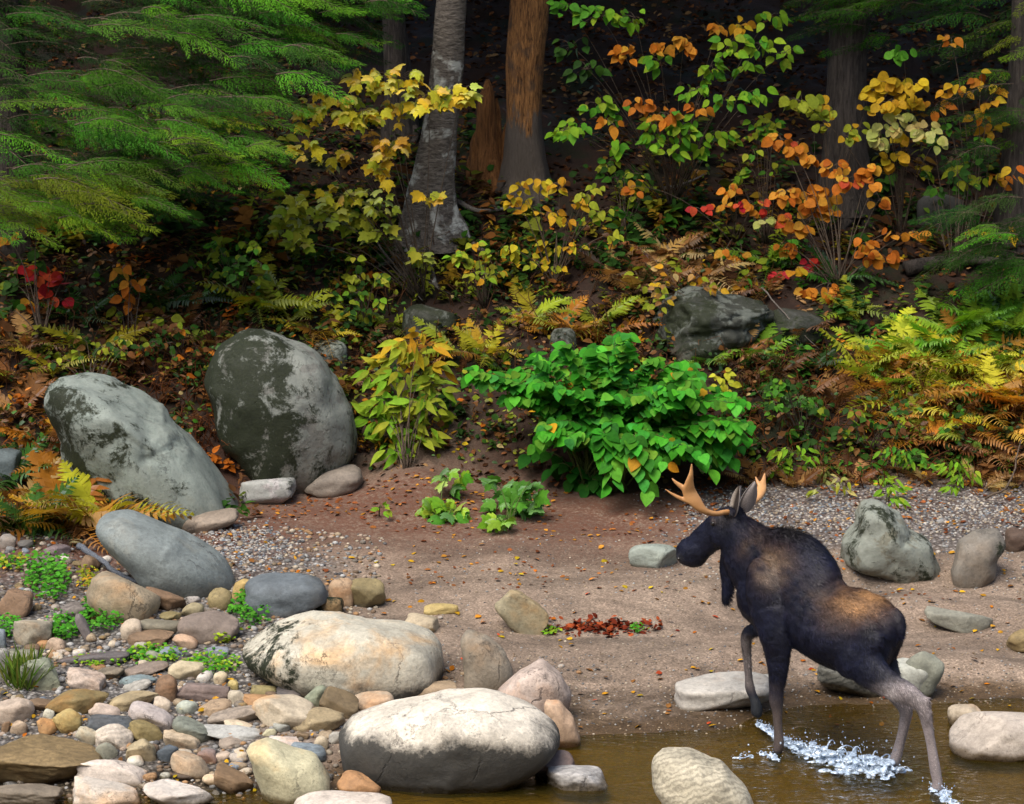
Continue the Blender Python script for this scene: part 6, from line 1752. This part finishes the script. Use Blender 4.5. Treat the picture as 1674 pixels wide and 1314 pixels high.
# tangled little herbs and seedlings: sprigs of a few leaves, far too many to count
def sprig(seed, n=7, lance=False):
    r = random.Random(seed)
    tv, tf = mesh_arrays((L_LANCE if lance else L_OVATE)[seed % 3])
    tv, tf = tv[[0, 3, 4, 5, 9, 10, 11, len(tv) - 3]] if False else tv, tf
    V, Fc, k = [], [], 0
    for i in range(n):
        a = i * 2.4 + r.uniform(-.3, .3); h_ = .25 + .75 * i / n
        M = np.array(frame_mat((0, 0, h_), (math.cos(a), math.sin(a), r.uniform(-.35, .35)), (r.gauss(0, .2), r.gauss(0, .2), 1), r.uniform(.35, .65)))
        V.append((M @ np.concatenate([tv, np.ones((len(tv), 1))], 1).T).T[:, :3]); Fc += [tuple(q + k for q in fc) for fc in tf]; k += len(tv)
    return leaf_data('sprig', np.concatenate(V).tolist(), Fc, M_FOL)
SPR = [sprig(s, 6 + s % 3, s % 2 == 1) for s in range(4)]
def herbs(label, n, x, y, pal, size, seed):
    P = px_pts(n, lambda r: r.uniform(*x), lambda r: r.uniform(*y), seed)
    for k in range(2):
        q = P[k::2]
        scatter('undergrowth', label + (' with pointed leaves' if k else ' with oval leaves'), q, SPR[(seed + k) % 4], size, pal, (-.02, .03), .28, seed + k, -.25)
herbs('tangled low herbs on the bank under the hemlock', 520, (-30, 620), (400, 650), DGR + YGR[2:] + [(0.12, .16, .02), (0.2, .2, .025)] + BRN + ORA[2:3], (.10, .24), 31)
herbs('tangled low herbs between the ferns above the green bush', 760, (540, 1250), (380, 740), DGR + BRN + [(0.14, .17, .02), (0.24, .2, .02)] + GOLD[2:], (.09, .2), 33)
herbs('tangled herbs over the bank round the fern bed', 620, (1215, 1700), (480, 785), DGR + GRN[2:] + [(0.14, .22, .02), (0.10, .17, .02)] + BRN[:1], (.09, .22), 35)
herbs('herbs crowding the two bank boulders', 230, (0, 420), (560, 860), DGR + [(0.12, .16, .02)] + BRN + ORA[2:3], (.09, .2), 37)
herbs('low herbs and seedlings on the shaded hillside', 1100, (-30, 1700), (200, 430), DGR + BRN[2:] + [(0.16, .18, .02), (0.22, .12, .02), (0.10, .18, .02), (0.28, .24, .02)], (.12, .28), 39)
herbs('seedlings with mixed autumn leaves between the snag and ferns', 380, (540, 1330), (330, 500), YGR + [(0.36, .22, .02), (0.2, .08, .02)] + DGR + GRN[2:], (.12, .27), 41)
herbs('seedlings in deep shade behind the conifer boughs', 320, (150, 640), (320, 470), DGR + YGR[2:] + [(0.2, .09, .02)], (.12, .26), 43)
# brown dead stalks
def stalks(label, n, fx, fy, h_, seed, col):
    r = np.random.RandomState(seed)
    m = MB()
    for i in range(n):
        g = np.array(on_ground(fx(r), fy(r)))
        t = g + np.array([r.normal(0, .15), r.normal(-.05, .12), r.uniform(.1, h_)])
        q = (g + t) / 2 + np.array([r.normal(0, .05), 0, .05])
        cc = np.array(col) * r.uniform(.5, 1.3)
        m.tube([g, q, t, t + np.array([r.normal(0, .08), -.04, -.05])], [.006, .005, .003, .002], 4, cc, cap=False)
    o = m.build('dead_stalks', M_FOL)
    return tag(o, label, None, None, 'stuff')
stalks('rusty dead stalks along the foot of the fern bed', 420, lambda r: r.uniform(1215, 1690), lambda r: r.uniform(600, 800), .38, 1, (.16, .06, .02))
stalks('rusty dead stalks between the two bank boulders', 260, lambda r: r.uniform(200, 400), lambda r: r.uniform(560, 760), .35, 2, (.14, .05, .02))
stalks('dead brown stalks over the leaf carpet', 420, lambda r: r.uniform(0, 1300), lambda r: r.uniform(400, 640), .4, 3, (.13, .06, .03))

# ------------------------------------------------------------------ sticks
def stick(label, pts, r, name='fallen_branch', mat=None, lift=.03, up=None):
    P = []
    for i, q in enumerate(pts):
        p = on_ground(q[0], q[1], lift + (q[2] if len(q) > 2 else 0))
        P.append(p)
    m = MB()
    S = smooth_path([(*p, 0) for p in P], 5)[:, :3]
    S = S + np.array([[.008 * math.sin(i * 2.1), 0, .006 * math.sin(i * 1.3)] for i in range(len(S))])
    m.tube(S, np.linspace(r, r * .45, len(S)), 7)
    v, f, _ = m.arrays()
    root = np.array(P[0])
    o = mesh_obj(name, v - root, f, mat or M_DEADWOOD)
    o.location = P[0]
    return tag(o, label, 'branch')
M_SLATE = mat_bark('weathered_grey_wood', (0.09, 0.105, 0.13), (0.26, 0.28, 0.32), None, (30, 30, 30))
stick('smooth blue-grey driftwood stick leaning on the long bluish boulder', [(128, 892, .06), (160, 912, .05), (195, 938, .04), (228, 952, .02)], .032, 'driftwood_stick', M_SLATE)
stick('thin dead branch slanting down the bank below yellow maple', [(607, 385, .3), (650, 440, .2), (690, 492, .05)], .012)
stick('thin bent dead branch crossing the leaves under yellow maple', [(640, 412, .25), (690, 455, .1), (735, 480, .03)], .011)
stick('forked grey root limb lying below the bare snag', [(745, 330, .05), (790, 345, .12), (850, 335, .05)], .035)
stick('pale crooked limb lying in dark hollow behind green shrub', [(1075, 310, .1), (1120, 300, .2), (1150, 285, .35)], .02)
stick('thin slanting twig beside the lichen-blotched rock', [(1245, 470, .3), (1290, 520, .2), (1340, 572, .05)], .009)
stick('thin dead twig across the rusty litter', [(1430, 745, .02), (1480, 735, .05), (1530, 750, .02)], .008)
stick('short dark stick lying at foot of the round mossy boulder', [(505, 802, .02), (540, 803, .03), (575, 798, .02)], .012, mat=M_STEM)
stick('rusty bent stalk at the edge of the gravel', [(1610, 815, .02), (1650, 790, .2), (1668, 720, .5)], .014, mat=M_STEM)
stick('mossy fallen log on the dark hillside under hemlock', [(1480, 440, .05), (1560, 425, .08), (1680, 430, .05)], .09, 'fallen_log', M_GREYBARK)
